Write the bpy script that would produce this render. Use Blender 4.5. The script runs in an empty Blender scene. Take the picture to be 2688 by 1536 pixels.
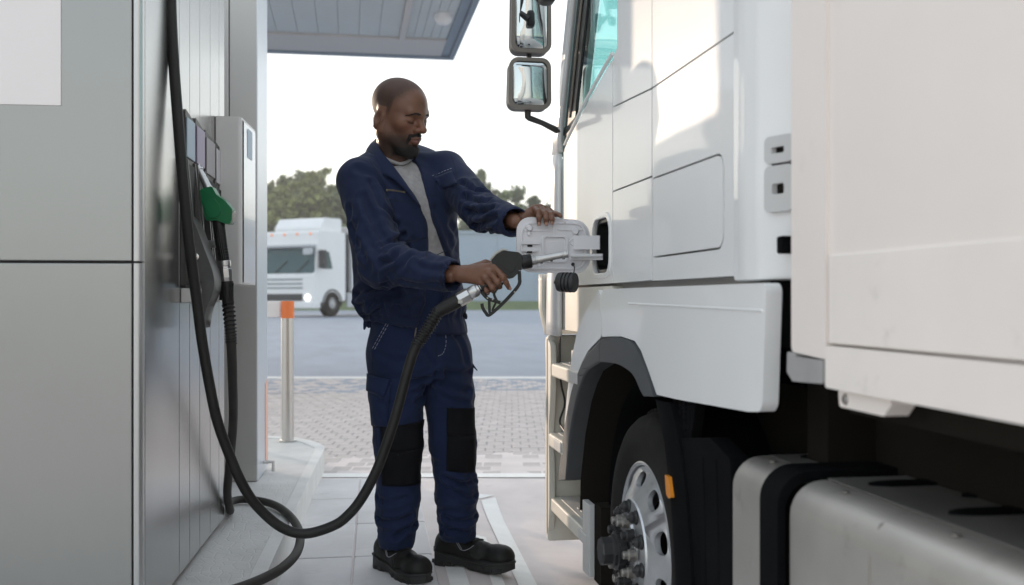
import bpy, bmesh, math, random
import numpy as np
from mathutils import Vector, Matrix, noise as mnoise
from mathutils.geometry import tessellate_polygon
from mathutils.bvhtree import BVHTree

random.seed(7); np.random.seed(7)
SC = bpy.context.scene
COL = SC.collection
R = math.radians

# ------------------------------------------------------------------ camera
cam_data = bpy.data.cameras.new('camera')
cam = bpy.data.objects.new('camera', cam_data); COL.objects.link(cam)
cam.location = (0, 0, 1.0)
cam.rotation_euler = (R(90), 0, -R(9.175))
cam_data.sensor_width = 36
cam_data.lens = 35.49
cam_data.shift_y = 17 / 2688
cam_data.clip_start = 0.05; cam_data.clip_end = 2000
cam_data.dof.use_dof = True
cam_data.dof.focus_distance = 3.45
cam_data.dof.aperture_fstop = 3.2
SC.camera = cam

# ------------------------------------------------------------------ sky and sun
SUN_AZ, SUN_EL = -33.0, 7.0          # degrees: clockwise from +Y, above the horizon
world = bpy.data.worlds.new('World'); SC.world = world; world.use_nodes = True
wn = world.node_tree.nodes; wl = world.node_tree.links
bg = wn['Background']
sky = wn.new('ShaderNodeTexSky'); sky.sky_type = 'NISHITA'; sky.sun_disc = False
sky.sun_elevation = R(SUN_EL); sky.sun_rotation = R(SUN_AZ)
sky.air_density = 1.0; sky.dust_density = 1.0; sky.ozone_density = 1.0; sky.altitude = 100
hs = wn.new('ShaderNodeHueSaturation'); hs.inputs['Saturation'].default_value = 1.2; hs.inputs['Value'].default_value = 2.75
gm = wn.new('ShaderNodeGamma'); gm.inputs['Gamma'].default_value = 0.22      # thin high haze evens the sky out
wl.new(sky.outputs[0], gm.inputs['Color']); wl.new(gm.outputs[0], hs.inputs['Color']); wl.new(hs.outputs[0], bg.inputs['Color'])
bg.inputs['Strength'].default_value = 0.15
sun_d = bpy.data.lights.new('sun', 'SUN'); sun_d.energy = 1.25; sun_d.angle = R(0.8)
sun_d.color = (1.0, 0.80, 0.62)
sun = bpy.data.objects.new('sun', sun_d); COL.objects.link(sun)
_sd = Vector((math.sin(R(SUN_AZ)) * math.cos(R(SUN_EL)), math.cos(R(SUN_AZ)) * math.cos(R(SUN_EL)), math.sin(R(SUN_EL))))
sun.rotation_euler = _sd.to_track_quat('Z', 'Y').to_euler()
sun.location = (-4, 6, 5)
SC.view_settings.view_transform = 'Standard'; SC.view_settings.look = 'None'
SC.view_settings.exposure = 1.42; SC.view_settings.gamma = 1.0
SC.view_settings.use_curve_mapping = False

# ------------------------------------------------------------------ helpers: objects
def tag(o, label=None, cat=None, group=None, kind=None):
    if label: o['label'] = label
    if cat: o['category'] = cat
    if group: o['group'] = group
    if kind: o['kind'] = kind
    return o

def empty(name, loc=(0, 0, 0), rz=0.0):
    o = bpy.data.objects.new(name, None); COL.objects.link(o)
    o.location = loc; o.rotation_euler = (0, 0, rz); o.empty_display_size = 0.1
    return o

def copy_tree(o, parent=None):
    c = o.copy(); COL.objects.link(c)
    if parent: c.parent = parent
    for ch in list(o.children): copy_tree(ch, c)
    return c

def mesh_obj(name, verts, faces, m, parent=None, smooth=None, mats=None, fmat=None):
    me = bpy.data.meshes.new(name)
    me.from_pydata([tuple(map(float, v)) for v in verts], [], [tuple(map(int, f)) for f in faces]); me.update()
    o = bpy.data.objects.new(name, me); COL.objects.link(o)
    if m: me.materials.append(m)
    if mats:
        for mm in mats: me.materials.append(mm)
    if fmat is not None: me.polygons.foreach_set('material_index', fmat)
    if smooth is not None:
        me.polygons.foreach_set('use_smooth', [True] * len(me.polygons))
        if smooth < 179: me.set_sharp_from_angle(angle=R(smooth))
    if parent: o.parent = parent
    return o

def rounded(pts, r, n=5):
    """round the corners of a closed 2D outline; r is one radius or one per corner"""
    out = []; N = len(pts)
    for i in range(N):
        ri = r[i] if isinstance(r, (list, tuple)) else r
        p = np.array(pts[i], float); a = np.array(pts[i - 1], float); b = np.array(pts[(i + 1) % N], float)
        if ri <= 0: out.append(tuple(p)); continue
        u = (a - p); v = (b - p); lu = np.linalg.norm(u); lv = np.linalg.norm(v); u /= lu; v /= lv
        cs = np.clip(u @ v, -1, 1); half = math.acos(cs) / 2
        t = min(ri / math.tan(half), lu * .48, lv * .48)
        rr = t * math.tan(half)
        bis = (u + v); nb = np.linalg.norm(bis)
        if nb < 1e-6: out.append(tuple(p)); continue
        c = p + bis / nb * (rr / math.sin(half))
        s = p + u * t - c; e = p + v * t - c
        a0 = math.atan2(s[1], s[0]); a1 = math.atan2(e[1], e[0]); da = (a1 - a0 + math.pi) % (2 * math.pi) - math.pi
        for k in range(n + 1):
            an = a0 + da * k / n
            out.append((c[0] + rr * math.cos(an), c[1] + rr * math.sin(an)))
    return out

def spline(pts, n=8, closed=False):
    """Catmull-Rom through points of any dimension"""
    P = np.array(pts, float); N = len(P); out = []
    rng = range(N) if closed else range(N - 1)
    for i in rng:
        if closed: p0, p1, p2, p3 = P[i - 1], P[i], P[(i + 1) % N], P[(i + 2) % N]
        else:
            p1, p2 = P[i], P[i + 1]
            p0 = P[i - 1] if i > 0 else 2 * p1 - p2
            p3 = P[i + 2] if i + 2 < N else 2 * p2 - p1
        for k in range(n):
            t = k / n
            out.append(.5 * ((2 * p1) + (-p0 + p2) * t + (2 * p0 - 5 * p1 + 4 * p2 - p3) * t * t + (-p0 + 3 * p1 - 3 * p2 + p3) * t ** 3))
    if not closed: out.append(P[-1])
    return np.array(out)

class MB:
    def __init__(s): s.v = []; s.f = []
    def add(s, v, f):
        o = len(s.v); s.v += [tuple(x) for x in v]; s.f += [tuple(i + o for i in q) for q in f]; return s
    def box(s, x0, x1, y0, y1, z0, z1):
        v = [(x, y, z) for z in (z0, z1) for y in (y0, y1) for x in (x0, x1)]
        return s.add(v, [(0, 2, 3, 1), (4, 5, 7, 6), (0, 1, 5, 4), (2, 6, 7, 3), (0, 4, 6, 2), (1, 3, 7, 5)])
    def prism(s, outline, fn, a, b, holes=()):
        """outline (2D) extruded between levels a and b; fn(u, v, level) -> 3D point"""
        loops = [list(outline)] + [list(h) for h in holes]
        tris = tessellate_polygon([[Vector((p[0], p[1], 0)) for p in l] for l in loops])
        flat = [p for l in loops for p in l]; n = len(flat)
        v = [fn(p[0], p[1], a) for p in flat] + [fn(p[0], p[1], b) for p in flat]
        f = [tuple(t) for t in tris] + [tuple(i + n for i in reversed(t)) for t in tris]
        o = 0
        for l in loops:
            for i in range(len(l)):
                j = (i + 1) % len(l); f.append((o + i, o + j, o + j + n, o + i + n))
            o += len(l)
        return s.add(v, f)
    def px(s, outline, x0, x1, holes=()):      # outline in (y, z), thickness along x
        return s.prism(outline, lambda u, v, l: (l, u, v), x0, x1, holes)
    def py(s, outline, y0, y1, holes=()):      # outline in (x, z)
        return s.prism(outline, lambda u, v, l: (u, l, v), y0, y1, holes)
    def pz(s, outline, z0, z1, holes=()):      # outline in (x, y)
        return s.prism(outline, lambda u, v, l: (u, v, l), z0, z1, holes)
    def tube(s, pts, r, n=12, caps=True, closed=False):
        P = [Vector(p) for p in pts]; N = len(P)
        rr = r if hasattr(r, '__len__') else [r] * N
        up = None; v = []
        for i in range(N):
            if closed: t = (P[(i + 1) % N] - P[i - 1])
            else: t = P[min(i + 1, N - 1)] - P[max(i - 1, 0)]
            t.normalize()
            if up is None:
                up = t.orthogonal().normalized()
            else:
                up = (up - t * up.dot(t))
                up = up.normalized() if up.length > 1e-6 else t.orthogonal().normalized()
            b = t.cross(up)
            for k in range(n):
                a = 2 * math.pi * k / n
                v.append(P[i] + (up * math.cos(a) + b * math.sin(a)) * rr[i])
        f = []
        for i in range(N if closed else N - 1):
            j = (i + 1) % N
            for k in range(n):
                l = (k + 1) % n
                f.append((i * n + k, i * n + l, j * n + l, j * n + k))
        if caps and not closed:
            f.append(tuple(reversed(range(n)))); f.append(tuple((N - 1) * n + k for k in range(n)))
        return s.add(v, f)
    def lathe(s, prof, c, axis, n=32, closed=False):
        """profile [(radius, along)] turned about the axis through c"""
        A = Vector(axis).normalized(); u = A.orthogonal().normalized(); w = A.cross(u); c = Vector(c)
        v = []
        for (r_, h) in prof:
            for k in range(n):
                a = 2 * math.pi * k / n
                v.append(c + A * h + (u * math.cos(a) + w * math.sin(a)) * r_)
        f = []
        M = len(prof)
        for i in range(M if closed else M - 1):
            j = (i + 1) % M
            for k in range(n):
                l = (k + 1) % n
                f.append((i * n + k, i * n + l, j * n + l, j * n + k))
        if not closed:
            if prof[0][0] > 1e-5: f.append(tuple(reversed(range(n))))
            if prof[-1][0] > 1e-5: f.append(tuple((M - 1) * n + k for k in range(n)))
        return s.add(v, f)
    def grid(s, rows, flip=False):
        """rows of points -> quad sheet"""
        m = len(rows[0]); v = [p for r_ in rows for p in r_]; f = []
        for i in range(len(rows) - 1):
            for k in range(m - 1):
                q = (i * m + k, i * m + k + 1, (i + 1) * m + k + 1, (i + 1) * m + k)
                f.append(tuple(reversed(q)) if flip else q)
        return s.add(v, f)
    def build(s, name, m, parent=None, bevel=0.0, seg=2, smooth=38, fix=True, solid=0.0, weighted=True):
        me = bpy.data.meshes.new(name)
        me.from_pydata([tuple(map(float, p)) for p in s.v], [], s.f)
        bm = bmesh.new(); bm.from_mesh(me)
        bmesh.ops.remove_doubles(bm, verts=bm.verts, dist=1e-6)
        if fix: bmesh.ops.recalc_face_normals(bm, faces=bm.faces)
        bm.to_mesh(me); bm.free(); me.update()
        o = bpy.data.objects.new(name, me); COL.objects.link(o)
        if m: me.materials.append(m)
        me.polygons.foreach_set('use_smooth', [True] * len(me.polygons))
        me.set_sharp_from_angle(angle=R(smooth))
        if solid:
            md = o.modifiers.new('solid', 'SOLIDIFY'); md.thickness = solid; md.offset = -1
        if bevel:
            md = o.modifiers.new('bevel', 'BEVEL'); md.width = bevel; md.segments = seg
            md.limit_method = 'ANGLE'; md.angle_limit = R(40); md.use_clamp_overlap = True
            if weighted:
                me.polygons.foreach_set('use_smooth', [True] * len(me.polygons))
                at = me.attributes.get('sharp_edge')
                if at: me.attributes.remove(at)
                md2 = o.modifiers.new('wn', 'WEIGHTED_NORMAL'); md2.keep_sharp = False; md2.weight = 80
        if parent: o.parent = parent
        return o

# ------------------------------------------------------------------ helpers: materials
def mat(name, col, rough=.5, metal=0.0, var=0.0, vscale=6.0, tint=None, bump=0.0, bscale=80.0, coat=0.0, rvar=0.0,
        spec=.5, stretch=(1, 1, 1), detail=4.0, sheen=0.0, dist=.002, spots=None):
    m = bpy.data.materials.new(name); m.use_nodes = True
    N = m.node_tree.nodes; L = m.node_tree.links
    b = N['Principled BSDF']
    b.inputs['Base Color'].default_value = (*col, 1); b.inputs['Roughness'].default_value = rough
    b.inputs['Metallic'].default_value = metal
    b.inputs['Specular IOR Level'].default_value = spec
    if coat: b.inputs['Coat Weight'].default_value = coat; b.inputs['Coat Roughness'].default_value = .06
    if sheen: b.inputs['Sheen Weight'].default_value = sheen; b.inputs['Sheen Roughness'].default_value = .5
    tc = N.new('ShaderNodeTexCoord'); mp = N.new('ShaderNodeMapping'); mp.inputs['Scale'].default_value = stretch
    L.new(tc.outputs['Object'], mp.inputs['Vector'])
    colsock = None
    if var or rvar or tint:
        n1 = N.new('ShaderNodeTexNoise'); n1.inputs['Scale'].default_value = vscale; n1.inputs['Detail'].default_value = detail
        n1.inputs['Roughness'].default_value = .6
        L.new(mp.outputs[0], n1.inputs['Vector'])
        rp = N.new('ShaderNodeValToRGB'); rp.color_ramp.elements[0].position = .3; rp.color_ramp.elements[1].position = .7
        c2 = tint if tint else col
        rp.color_ramp.elements[0].color = tuple(max(0, c * (1 - var)) for c in c2) + (1,)
        rp.color_ramp.elements[1].color = tuple(min(1, c * (1 + var)) for c in col) + (1,)
        L.new(n1.outputs['Fac'], rp.inputs['Fac'])
        colsock = rp.outputs['Color']
        if rvar:
            mr = N.new('ShaderNodeMapRange'); mr.inputs['To Min'].default_value = max(.02, rough - rvar); mr.inputs['To Max'].default_value = min(1, rough + rvar)
            L.new(n1.outputs['Fac'], mr.inputs['Value']); L.new(mr.outputs[0], b.inputs['Roughness'])
    if spots:                                   # spots = (colour, scale, threshold, amount): dirt with a shape of its own
        n3 = N.new('ShaderNodeTexNoise'); n3.inputs['Scale'].default_value = spots[1]; n3.inputs['Detail'].default_value = 8; n3.inputs['Roughness'].default_value = .7
        L.new(mp.outputs[0], n3.inputs['Vector'])
        mr3 = N.new('ShaderNodeMapRange'); mr3.inputs['From Min'].default_value = spots[2]; mr3.inputs['From Max'].default_value = spots[2] + .12
        mr3.inputs['To Max'].default_value = spots[3]
        L.new(n3.outputs['Fac'], mr3.inputs['Value'])
        mx = N.new('ShaderNodeMix'); mx.data_type = 'RGBA'
        L.new(mr3.outputs[0], mx.inputs['Factor'])
        if colsock: L.new(colsock, mx.inputs['A'])
        else: mx.inputs['A'].default_value = (*col, 1)
        mx.inputs['B'].default_value = (*spots[0], 1)
        colsock = mx.outputs['Result']
    if colsock: L.new(colsock, b.inputs['Base Color'])
    if bump:
        n2 = N.new('ShaderNodeTexNoise'); n2.inputs['Scale'].default_value = bscale; n2.inputs['Detail'].default_value = 5
        L.new(mp.outputs[0], n2.inputs['Vector'])
        bp = N.new('ShaderNodeBump'); bp.inputs['Strength'].default_value = bump; bp.inputs['Distance'].default_value = dist
        L.new(n2.outputs['Fac'], bp.inputs['Height']); L.new(bp.outputs[0], b.inputs['Normal'])
    return m
# ================================================================== SETTING: ground
M = {}
M['concrete'] = mat('forecourt concrete', (.69, .62, .605), .8, var=.10, vscale=3.0, bump=.5, bscale=160, spots=((.42, .38, .36), 9.0, .60, .4))
M['slab'] = mat('cast slab', (.65, .63, .635), .7, var=.09, vscale=3.5, bump=.35, bscale=120, spots=((.44, .43, .42), 6.0, .58, .4))
M['asphalt'] = mat('asphalt', (.225, .255, .315), .62, var=.12, vscale=1.2, bump=.6, bscale=90, stretch=(1, .35, 1))
M['paver'] = mat('paver', (.55, .50, .485), .95, spec=.15, var=.12, vscale=5.0, bump=.5, bscale=140)
M['joint'] = mat('sand joint', (.42, .38, .36), .95, var=.2, vscale=20)
M['line'] = mat('road paint', (.84, .82, .80), .7, var=.05, vscale=12, bump=.3, bscale=180, spots=((.45, .42, .39), 22.0, .62, .7))
M['kerb'] = mat('kerb concrete', (.66, .65, .64), .6, var=.08, vscale=6, bump=.3, bscale=110, spots=((.36, .34, .32), 8.0, .6, .4))

def sstep(a, b, x):
    t = min(1, max(0, (x - a) / (b - a))); return t * t * (3 - 2 * t)
def gz(x, y):      # the forecourt falls a little to the truck lane
    return -.067 * sstep(.42, .80, x) * (1 - sstep(4.7, 5.6, y))

def ground_sheet(name, xs, ys, m, dz=0.0, kind='structure', parent=None):
    b = MB(); b.grid([[(x, y, gz(x, y) + dz) for x in xs] for y in ys], flip=False)
    o = b.build(name, m, parent, smooth=179)
    if kind and not parent: o['kind'] = kind
    return o

o = MB().grid([[(x, y, -.11) for x in (-260, 0, 260)] for y in (-60, 5, 60)]).build('ground', M['asphalt']); o['kind'] = 'structure'
o = MB().grid([[(x, y, 0) for x in np.linspace(-150, 150, 13)] for y in np.linspace(10.9, 90, 8)]).build('asphalt', M['asphalt']); o['kind'] = 'structure'
xs = list(np.linspace(-7, .4, 14)) + list(np.linspace(.42, .82, 11)) + list(np.linspace(1.2, 7, 8))
ys = list(np.linspace(-5, 4.6, 20)) + list(np.linspace(4.7, 5.6, 9)) + [6.5]
ground_sheet('forecourt', xs, ys, M['concrete'])

# painted markings follow the fall of the ground
def stripe(poly_a, poly_b, n, name='painted_line'):
    a = [np.array(poly_a[0]) + (np.array(poly_a[1]) - np.array(poly_a[0])) * t for t in np.linspace(0, 1, n)]
    b_ = [np.array(poly_b[0]) + (np.array(poly_b[1]) - np.array(poly_b[0])) * t for t in np.linspace(0, 1, n)]
    b = MB(); rows = []
    for p, q in zip(a, b_):
        rows.append([(*(p + (q - p) * t), gz(*(p + (q - p) * t)) + .004) for t in np.linspace(0, 1, 4)])
    b.grid(rows); o = b.build(name, M['line'], smooth=179); o['kind'] = 'structure'; return o
stripe([(.664, 5.10), (.56, 2.6)], [(.748, 5.17), (.635, 2.6)], 22)
stripe([(.54, 5.14), (.662, 5.125)], [(.546, 5.235), (.748, 5.21)], 5)
stripe([(.535, 4.3), (.455, 2.6)], [(.580, 4.3), (.505, 2.6)], 16)
stripe([(.36, 4.0), (.325, 2.6)], [(.425, 4.0), (.40, 2.6)], 14)
stripe([(-3.0, 6.33), (3.2, 5.33)], [(-3.0, 6.20), (3.2, 5.20)], 24)

# cast slabs along the island, each its own piece
slab_root = empty('slab_row', (0, 0, 0)); slab_root['kind'] = 'structure'
for cx0, cx1 in ((-.255, .045), (.052, .352)):
    for k in range(8):
        y1 = 5.66 - k * .575; y0 = y1 - .568
        b = MB(); e = .004
        sk = -.035 * 0
        b.prism(rounded([(cx0, y0), (cx1, y0), (cx1, y1), (cx0, y1)], .012, 2), lambda u, v, l: (u + (v - 5.2) * .025, v, l), -.02, .008 + random.uniform(-.0015, .0015))
        b.build('slab', M['slab'], slab_root, bevel=.004, seg=1)

# block paving, rows square to the road: the near 300 as parts, the rest as one
pav_root = empty('block_paving', (0, 0, 0)); pav_root['kind'] = 'structure'
cr, sr = math.cos(R(9.175)), math.sin(R(9.175))
def cam2w(u, d): return (u * cr + d * sr, -u * sr + d * cr)
PW, PD = .118, .152
pm = bpy.data.meshes.new('paver')
bmx = bmesh.new(); bmesh.ops.create_cube(bmx, size=1)
for v_ in bmx.verts:
    s_ = .5 if v_.co.z < 0 else .5
    v_.co = Vector((v_.co.x * (PW - .005), v_.co.y * (PD - .006), v_.co.z * .05))
bmesh.ops.bevel(bmx, geom=[e for e in bmx.edges if all(v.co.z > 0 for v in e.verts)], offset=.006, segments=1, affect='EDGES')
bmx.to_mesh(pm); bmx.free(); pm.materials.append(M['paver'])
cnt = 0; far = MB(); bv = [tuple(v.co) for v in pm.vertices]; bf = [tuple(p.vertices) for p in pm.polygons]
rowi = 0; d = 5.80
cand = []
while d < 12.75:
    off = (rowi % 2) * PW / 2
    for k in range(-34, 40):
        u = k * PW + off
        vis = (-1.55 * d / 6 < u < .75 * d / 6 + .1)
        cand.append((vis, d, u))
    d += PD; rowi += 1
near = [c for c in cand if c[0]][:300]; nset = set((round(c[1], 3), round(c[2], 3)) for c in near)
for vis, d, u in cand:
    x, y = cam2w(u, d); z = -.025 + random.uniform(-.0025, .0025)
    rz = -R(9.175) + random.uniform(-.012, .012)
    if (round(d, 3), round(u, 3)) in nset:
        p = bpy.data.objects.new('paver', pm); COL.objects.link(p); p.parent = pav_root
        p.location = (x, y, z); p.rotation_euler = (random.uniform(-.008, .008), random.uniform(-.008, .008), rz)
    else:
        c_, s_ = math.cos(rz), math.sin(rz)
        far.add([(x + a * c_ - b_ * s_, y + a * s_ + b_ * c_, z + h) for a, b_, h in bv], bf)
o = far.build('far_pavers', M['paver'], pav_root, fix=False, smooth=20); o['kind'] = 'stuff'
b = MB(); b.grid([[(*cam2w(u, d), -.0065) for u in (-4.2, 0, 4.8)] for d in (5.7, 9, 12.9)])
o = b.build('bedding_sand', M['joint'], pav_root)
# flush kerb between paving and asphalt
b = MB()
b.prism([cam2w(-4.4, 12.66), cam2w(4.9, 12.66), cam2w(4.9, 12.95), cam2w(-4.4, 12.95)], lambda u, v, l: (u, v, l), -.1, .006)
o = b.build('flush_kerb', M['kerb'], bevel=.006); o['kind'] = 'structure'

# ------------------------------------------------------------------ pump island
isl = [(-.295, 1.2), (-.256, 3.33), (-.178, 5.2), (-.142, 5.95), (-.165, 6.15), (-.235, 6.33), (-.36, 6.50), (-.55, 6.6), (-1.5, 6.66), (-1.6, 1.2)]
def scale_mat():
    m = mat('embossed island deck', (.58, .57, .56), .55, var=.10, vscale=5, spots=((.42, .41, .40), 7.0, .57, .4))
    N = m.node_tree.nodes; L = m.node_tree.links
    tc = N.new('ShaderNodeTexCoord'); mp = N.new('ShaderNodeMapping'); mp.inputs['Scale'].default_value = (27, 20, 1)
    nz = N.new('ShaderNodeTexNoise'); nz.inputs['Scale'].default_value = 5
    mxv = N.new('ShaderNodeVectorMath'); mxv.operation = 'MULTIPLY_ADD'; mxv.inputs[1].default_value = (.05, .05, 0)
    L.new(tc.outputs['Object'], nz.inputs['Vector']); L.new(nz.outputs['Color'], mxv.inputs[0]); L.new(tc.outputs['Object'], mxv.inputs[2])
    L.new(mxv.outputs[0], mp.inputs['Vector'])
    vo = N.new('ShaderNodeTexVoronoi'); vo.feature = 'DISTANCE_TO_EDGE'; vo.inputs['Scale'].default_value = 1; vo.inputs['Randomness'].default_value = .75; vo.voronoi_dimensions = '2D'
    L.new(mp.outputs[0], vo.inputs['Vector'])
    mr = N.new('ShaderNodeMapRange'); mr.inputs['From Max'].default_value = .10; L.new(vo.outputs['Distance'], mr.inputs['Value'])
    bp = N.new('ShaderNodeBump'); bp.inputs['Strength'].default_value = .32; bp.inputs['Distance'].default_value = .004
    L.new(mr.outputs[0], bp.inputs['Height']); L.new(bp.outputs[0], N['Principled BSDF'].inputs['Normal'])
    return m
M['deck'] = scale_mat()
island = empty('pump_island', (0, 0, 0)); tag(island, 'raised concrete pump island with embossed top and pale kerb', 'kerb island')
isl_f = isl[:2] + [tuple(p) for p in spline(isl[2:8], 5)] + isl[8:]
inn = [(x - .05, y) for x, y in isl[:3]] + [(-.195, 5.92), (-.225, 6.10), (-.285, 6.26), (-.40, 6.42), (-.57, 6.52), (-1.5, 6.58), (-1.55, 1.26)]
inn[0] = (-.343, 1.26)
inn_f = inn[:2] + [tuple(p) for p in spline(inn[2:8], 5)] + inn[8:]
MB().pz(inn_f, -.02, .126).build('deck', M['deck'], island)
MB().pz(isl_f, -.1, .131, holes=[inn_f]).build('kerb', M['kerb'], island, bevel=.012, seg=3)
# ================================================================== BACKGROUND
M['wall_blue'] = mat('blue grey sheet cladding', (.33, .40, .49), .6, var=.05, vscale=.5)
M['grass'] = mat('rough grass', (.085, .12, .035), .95, var=.35, vscale=.8)
M['bark'] = mat('bark', (.10, .075, .055), .9, var=.2, vscale=4)
def leaf_mat(name, c):
    m = mat(name, c, .75, var=.35, vscale=1.2)
    b = m.node_tree.nodes['Principled BSDF']; b.inputs['Subsurface Weight'].default_value = 0
    b.inputs['Transmission Weight'].default_value = .0
    return m
M['leafA'] = leaf_mat('pine foliage', (.115, .15, .05))
M['leafB'] = leaf_mat('birch foliage', (.20, .225, .075))
M['leafC'] = leaf_mat('grey green foliage', (.14, .17, .085))

# grass bank and the long hall behind it
b = MB(); b.grid([[(x, y, z) for x in np.linspace(-160, 160, 30)] for y, z in ((89.5, -.05), (90.5, .1), (99, .75), (112, .8), (260, .8))])
o = b.build('grass_bank', M['grass'], smooth=179); o['kind'] = 'structure'
hall = empty('warehouse', (0, 100, 0)); tag(hall, 'long low blue grey warehouse wall across the far side of the yard', 'building')
for k in range(8):
    x0 = 3.2 + k * 4.0
    MB().box(x0 + .03, x0 + 3.97, 4, 4.3, .7, 7.75).build('wall_panel', M['wall_blue'], hall, bevel=.02)
MB().box(3.2, 35, 4.05, 30, .7, 7.6).build('hall_body', M['wall_blue'], hall)
MB().box(3, 35.4, 3.85, 4.5, 7.75, 8.05).build('roof_edge', M['wall_blue'], hall, bevel=.03)
MB().box(3.2, 35, 3.9, 4.4, .3, .7).build('plinth', M['kerb'], hall)

def leaf_clump_mesh(n, seed, rx, rz, shape, leaf=.35):
    rnd = np.random.RandomState(seed); v = []; f = []
    # clump centres over an uneven crown, then leaves round each clump
    nc = max(6, n // 45); cs = []
    while len(cs) < nc:
        p = rnd.uniform(-1, 1, 3); p[2] = rnd.uniform(0, 1)
        h = p[2]
        if shape == 'cone': rad = (1 - h) ** .7 * (.8 + .2 * math.sin(h * 21 + seed))
        else: rad = (math.sin(math.pi * min(1, h * .75 + .22)) ** .7) * (.8 + .3 * math.sin(h * 9 + seed) * math.sin(5 * math.atan2(p[1], p[0]) + seed))
        rr_ = math.hypot(p[0], p[1])
        if rr_ < rad: cs.append((p[0] * rx, p[1] * rx, h * rz, rnd.uniform(.5, 1.1)))
    for i in range(n):
        c = cs[rnd.randint(nc)]
        q = rnd.normal(0, 1, 3); q /= np.linalg.norm(q); q *= rnd.uniform(.2, 1) * c[3] * rx * .36
        ctr = np.array(c[:3]) + q * np.array([1, 1, .7])
        a = rnd.normal(0, 1, 3); a /= np.linalg.norm(a); b_ = np.cross(a, rnd.normal(0, 1, 3)); b_ /= np.linalg.norm(b_)
        s = leaf * rnd.uniform(.6, 1.4); o_ = len(v)
        v += [ctr - a * s, ctr + b_ * s * .45, ctr + a * s, ctr - b_ * s * .45]; f.append((o_, o_ + 1, o_ + 2, o_ + 3))
    return v, f
def tree(name, x, y, h, rx, shape, m, label, group, seed, n=2600, base=.7, leaf=.42):
    t = empty(name, (x, y, base)); tag(t, label, 'tree', group)
    b = MB(); b.tube([(0, 0, -.3), (.05, 0, h * .3), (-.08, .1, h * .6), (0, 0, h * .93)], [h * .022, h * .017, h * .010, h * .003], 7)
    rnd = random.Random(seed)
    for k in range(9):
        z = h * rnd.uniform(.25, .8); a = rnd.uniform(0, 6.28); l = rx * rnd.uniform(.5, .8)
        b.tube([(0, 0, z), (math.cos(a) * l * .5, math.sin(a) * l * .5, z + l * .25), (math.cos(a) * l, math.sin(a) * l, z + l * .4)], [h * .008, h * .005, h * .002], 5)
    b.build('trunk', M['bark'], t)
    z0 = h * (.03 if shape == 'cone' else .06)
    v, f = leaf_clump_mesh(n, seed, rx, h - z0, shape, leaf)
    mesh_obj('crown', [(p[0], p[1], p[2] + z0) for p in v], f, m, t)
    return t
# the wood: (x, y, height, crown radius, shape, leaf material)
rt_ = random.Random(3)
wood = []
for i in range(20):            # left of the man, seen between pump and shoulder
    px_ = 615 + i * 17 + rt_.uniform(-6, 6); D = (122, 130, 138)[i % 3] + rt_.uniform(-2, 2)
    top = (455, 470, 447)[i % 3] + rt_.uniform(-6, 22) + (16 if i < 4 else 0)
    u = (px_ * 1.05495 - 1344) / 2650 * D; x, y = cam2w(u, D)
    wood.append((x, y, (785 - top * 1.05495) / 2650 * D + .3, rt_.uniform(2.6, 3.6), 'cone' if i % 3 == 1 else 'round', ['leafA', 'leafB', 'leafA', 'leafC', 'leafB'][i % 5]))
for i, (px_, top, rad) in enumerate([(1168, 470, 3.2), (1200, 455, 3.2), (1226, 485, 2.8), (1262, 505, 2.9), (1290, 485, 3.2), (1318, 508, 2.8), (1362, 500, 2.9), (1395, 500, 3.2)]):
    D = 124 + 3 * (i % 3); u = (px_ * 1.05495 - 1344) / 2650 * D; x, y = cam2w(u, D)
    wood.append((x, y, (785 - top * 1.05495) / 2650 * D + .3, rad, 'round' if i % 2 else 'cone', ['leafC', 'leafA'][i % 2]))
ORD = ['leftmost', 'second', 'third', 'fourth', 'fifth', 'sixth', 'seventh', 'eighth', 'ninth', 'tenth', 'eleventh', 'twelfth', 'thirteenth', 'fourteenth', 'fifteenth', 'sixteenth', 'seventeenth', 'eighteenth', 'nineteenth', 'rightmost']
HUE = {'leafA': 'dark green', 'leafB': 'yellow green', 'leafC': 'grey green'}
for part_, where in ((wood[:20], 'in the wood behind the parked lorry'), (wood[20:], 'beyond the blue grey warehouse')):
    for i, (x, y, h, rx, sh, mm) in enumerate(sorted(part_, key=lambda q: q[0] / q[1])):
        o_ = ORD[i] if i < len(part_) - 1 else 'rightmost'
        frm = '' if o_ in ('leftmost', 'rightmost') else ' from the left'
        lab = '%s %s%s, %s and %s' % (o_, 'tree', frm, HUE[mm], 'pointed' if sh == 'cone' else 'rounded') + ', ' + where
        tree('pine_tree' if sh == 'cone' else 'broadleaf_tree', x, y, (h - .7) * 1.16, rx, sh, M[mm], lab, 'trees beyond the yard', int(abs(x * 31) + y) % 997, n=6000)
# undergrowth that closes the foot of the wood
rnd = np.random.RandomState(9); uv, uf = [], []
for i in range(15000):
    x = rnd.uniform(-46, 62); h = rnd.uniform(0, 1) ** 1.3 * (6.5 + 2.0 * math.sin(x * .55) + 1.3 * math.sin(x * 1.7)); c = np.array([x, 119 + rnd.uniform(0, 6), .6 + h])
    a = rnd.normal(0, 1, 3); a /= np.linalg.norm(a); b_ = np.cross(a, rnd.normal(0, 1, 3)); b_ /= np.linalg.norm(b_); s_ = rnd.uniform(.35, .8); k_ = len(uv)
    uv += [c - a * s_, c + b_ * s_ * .5, c + a * s_, c - b_ * s_ * .5]; uf.append((k_, k_ + 1, k_ + 2, k_ + 3))
o = mesh_obj('undergrowth', uv, uf, M['leafA']); o['kind'] = 'stuff'
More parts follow.
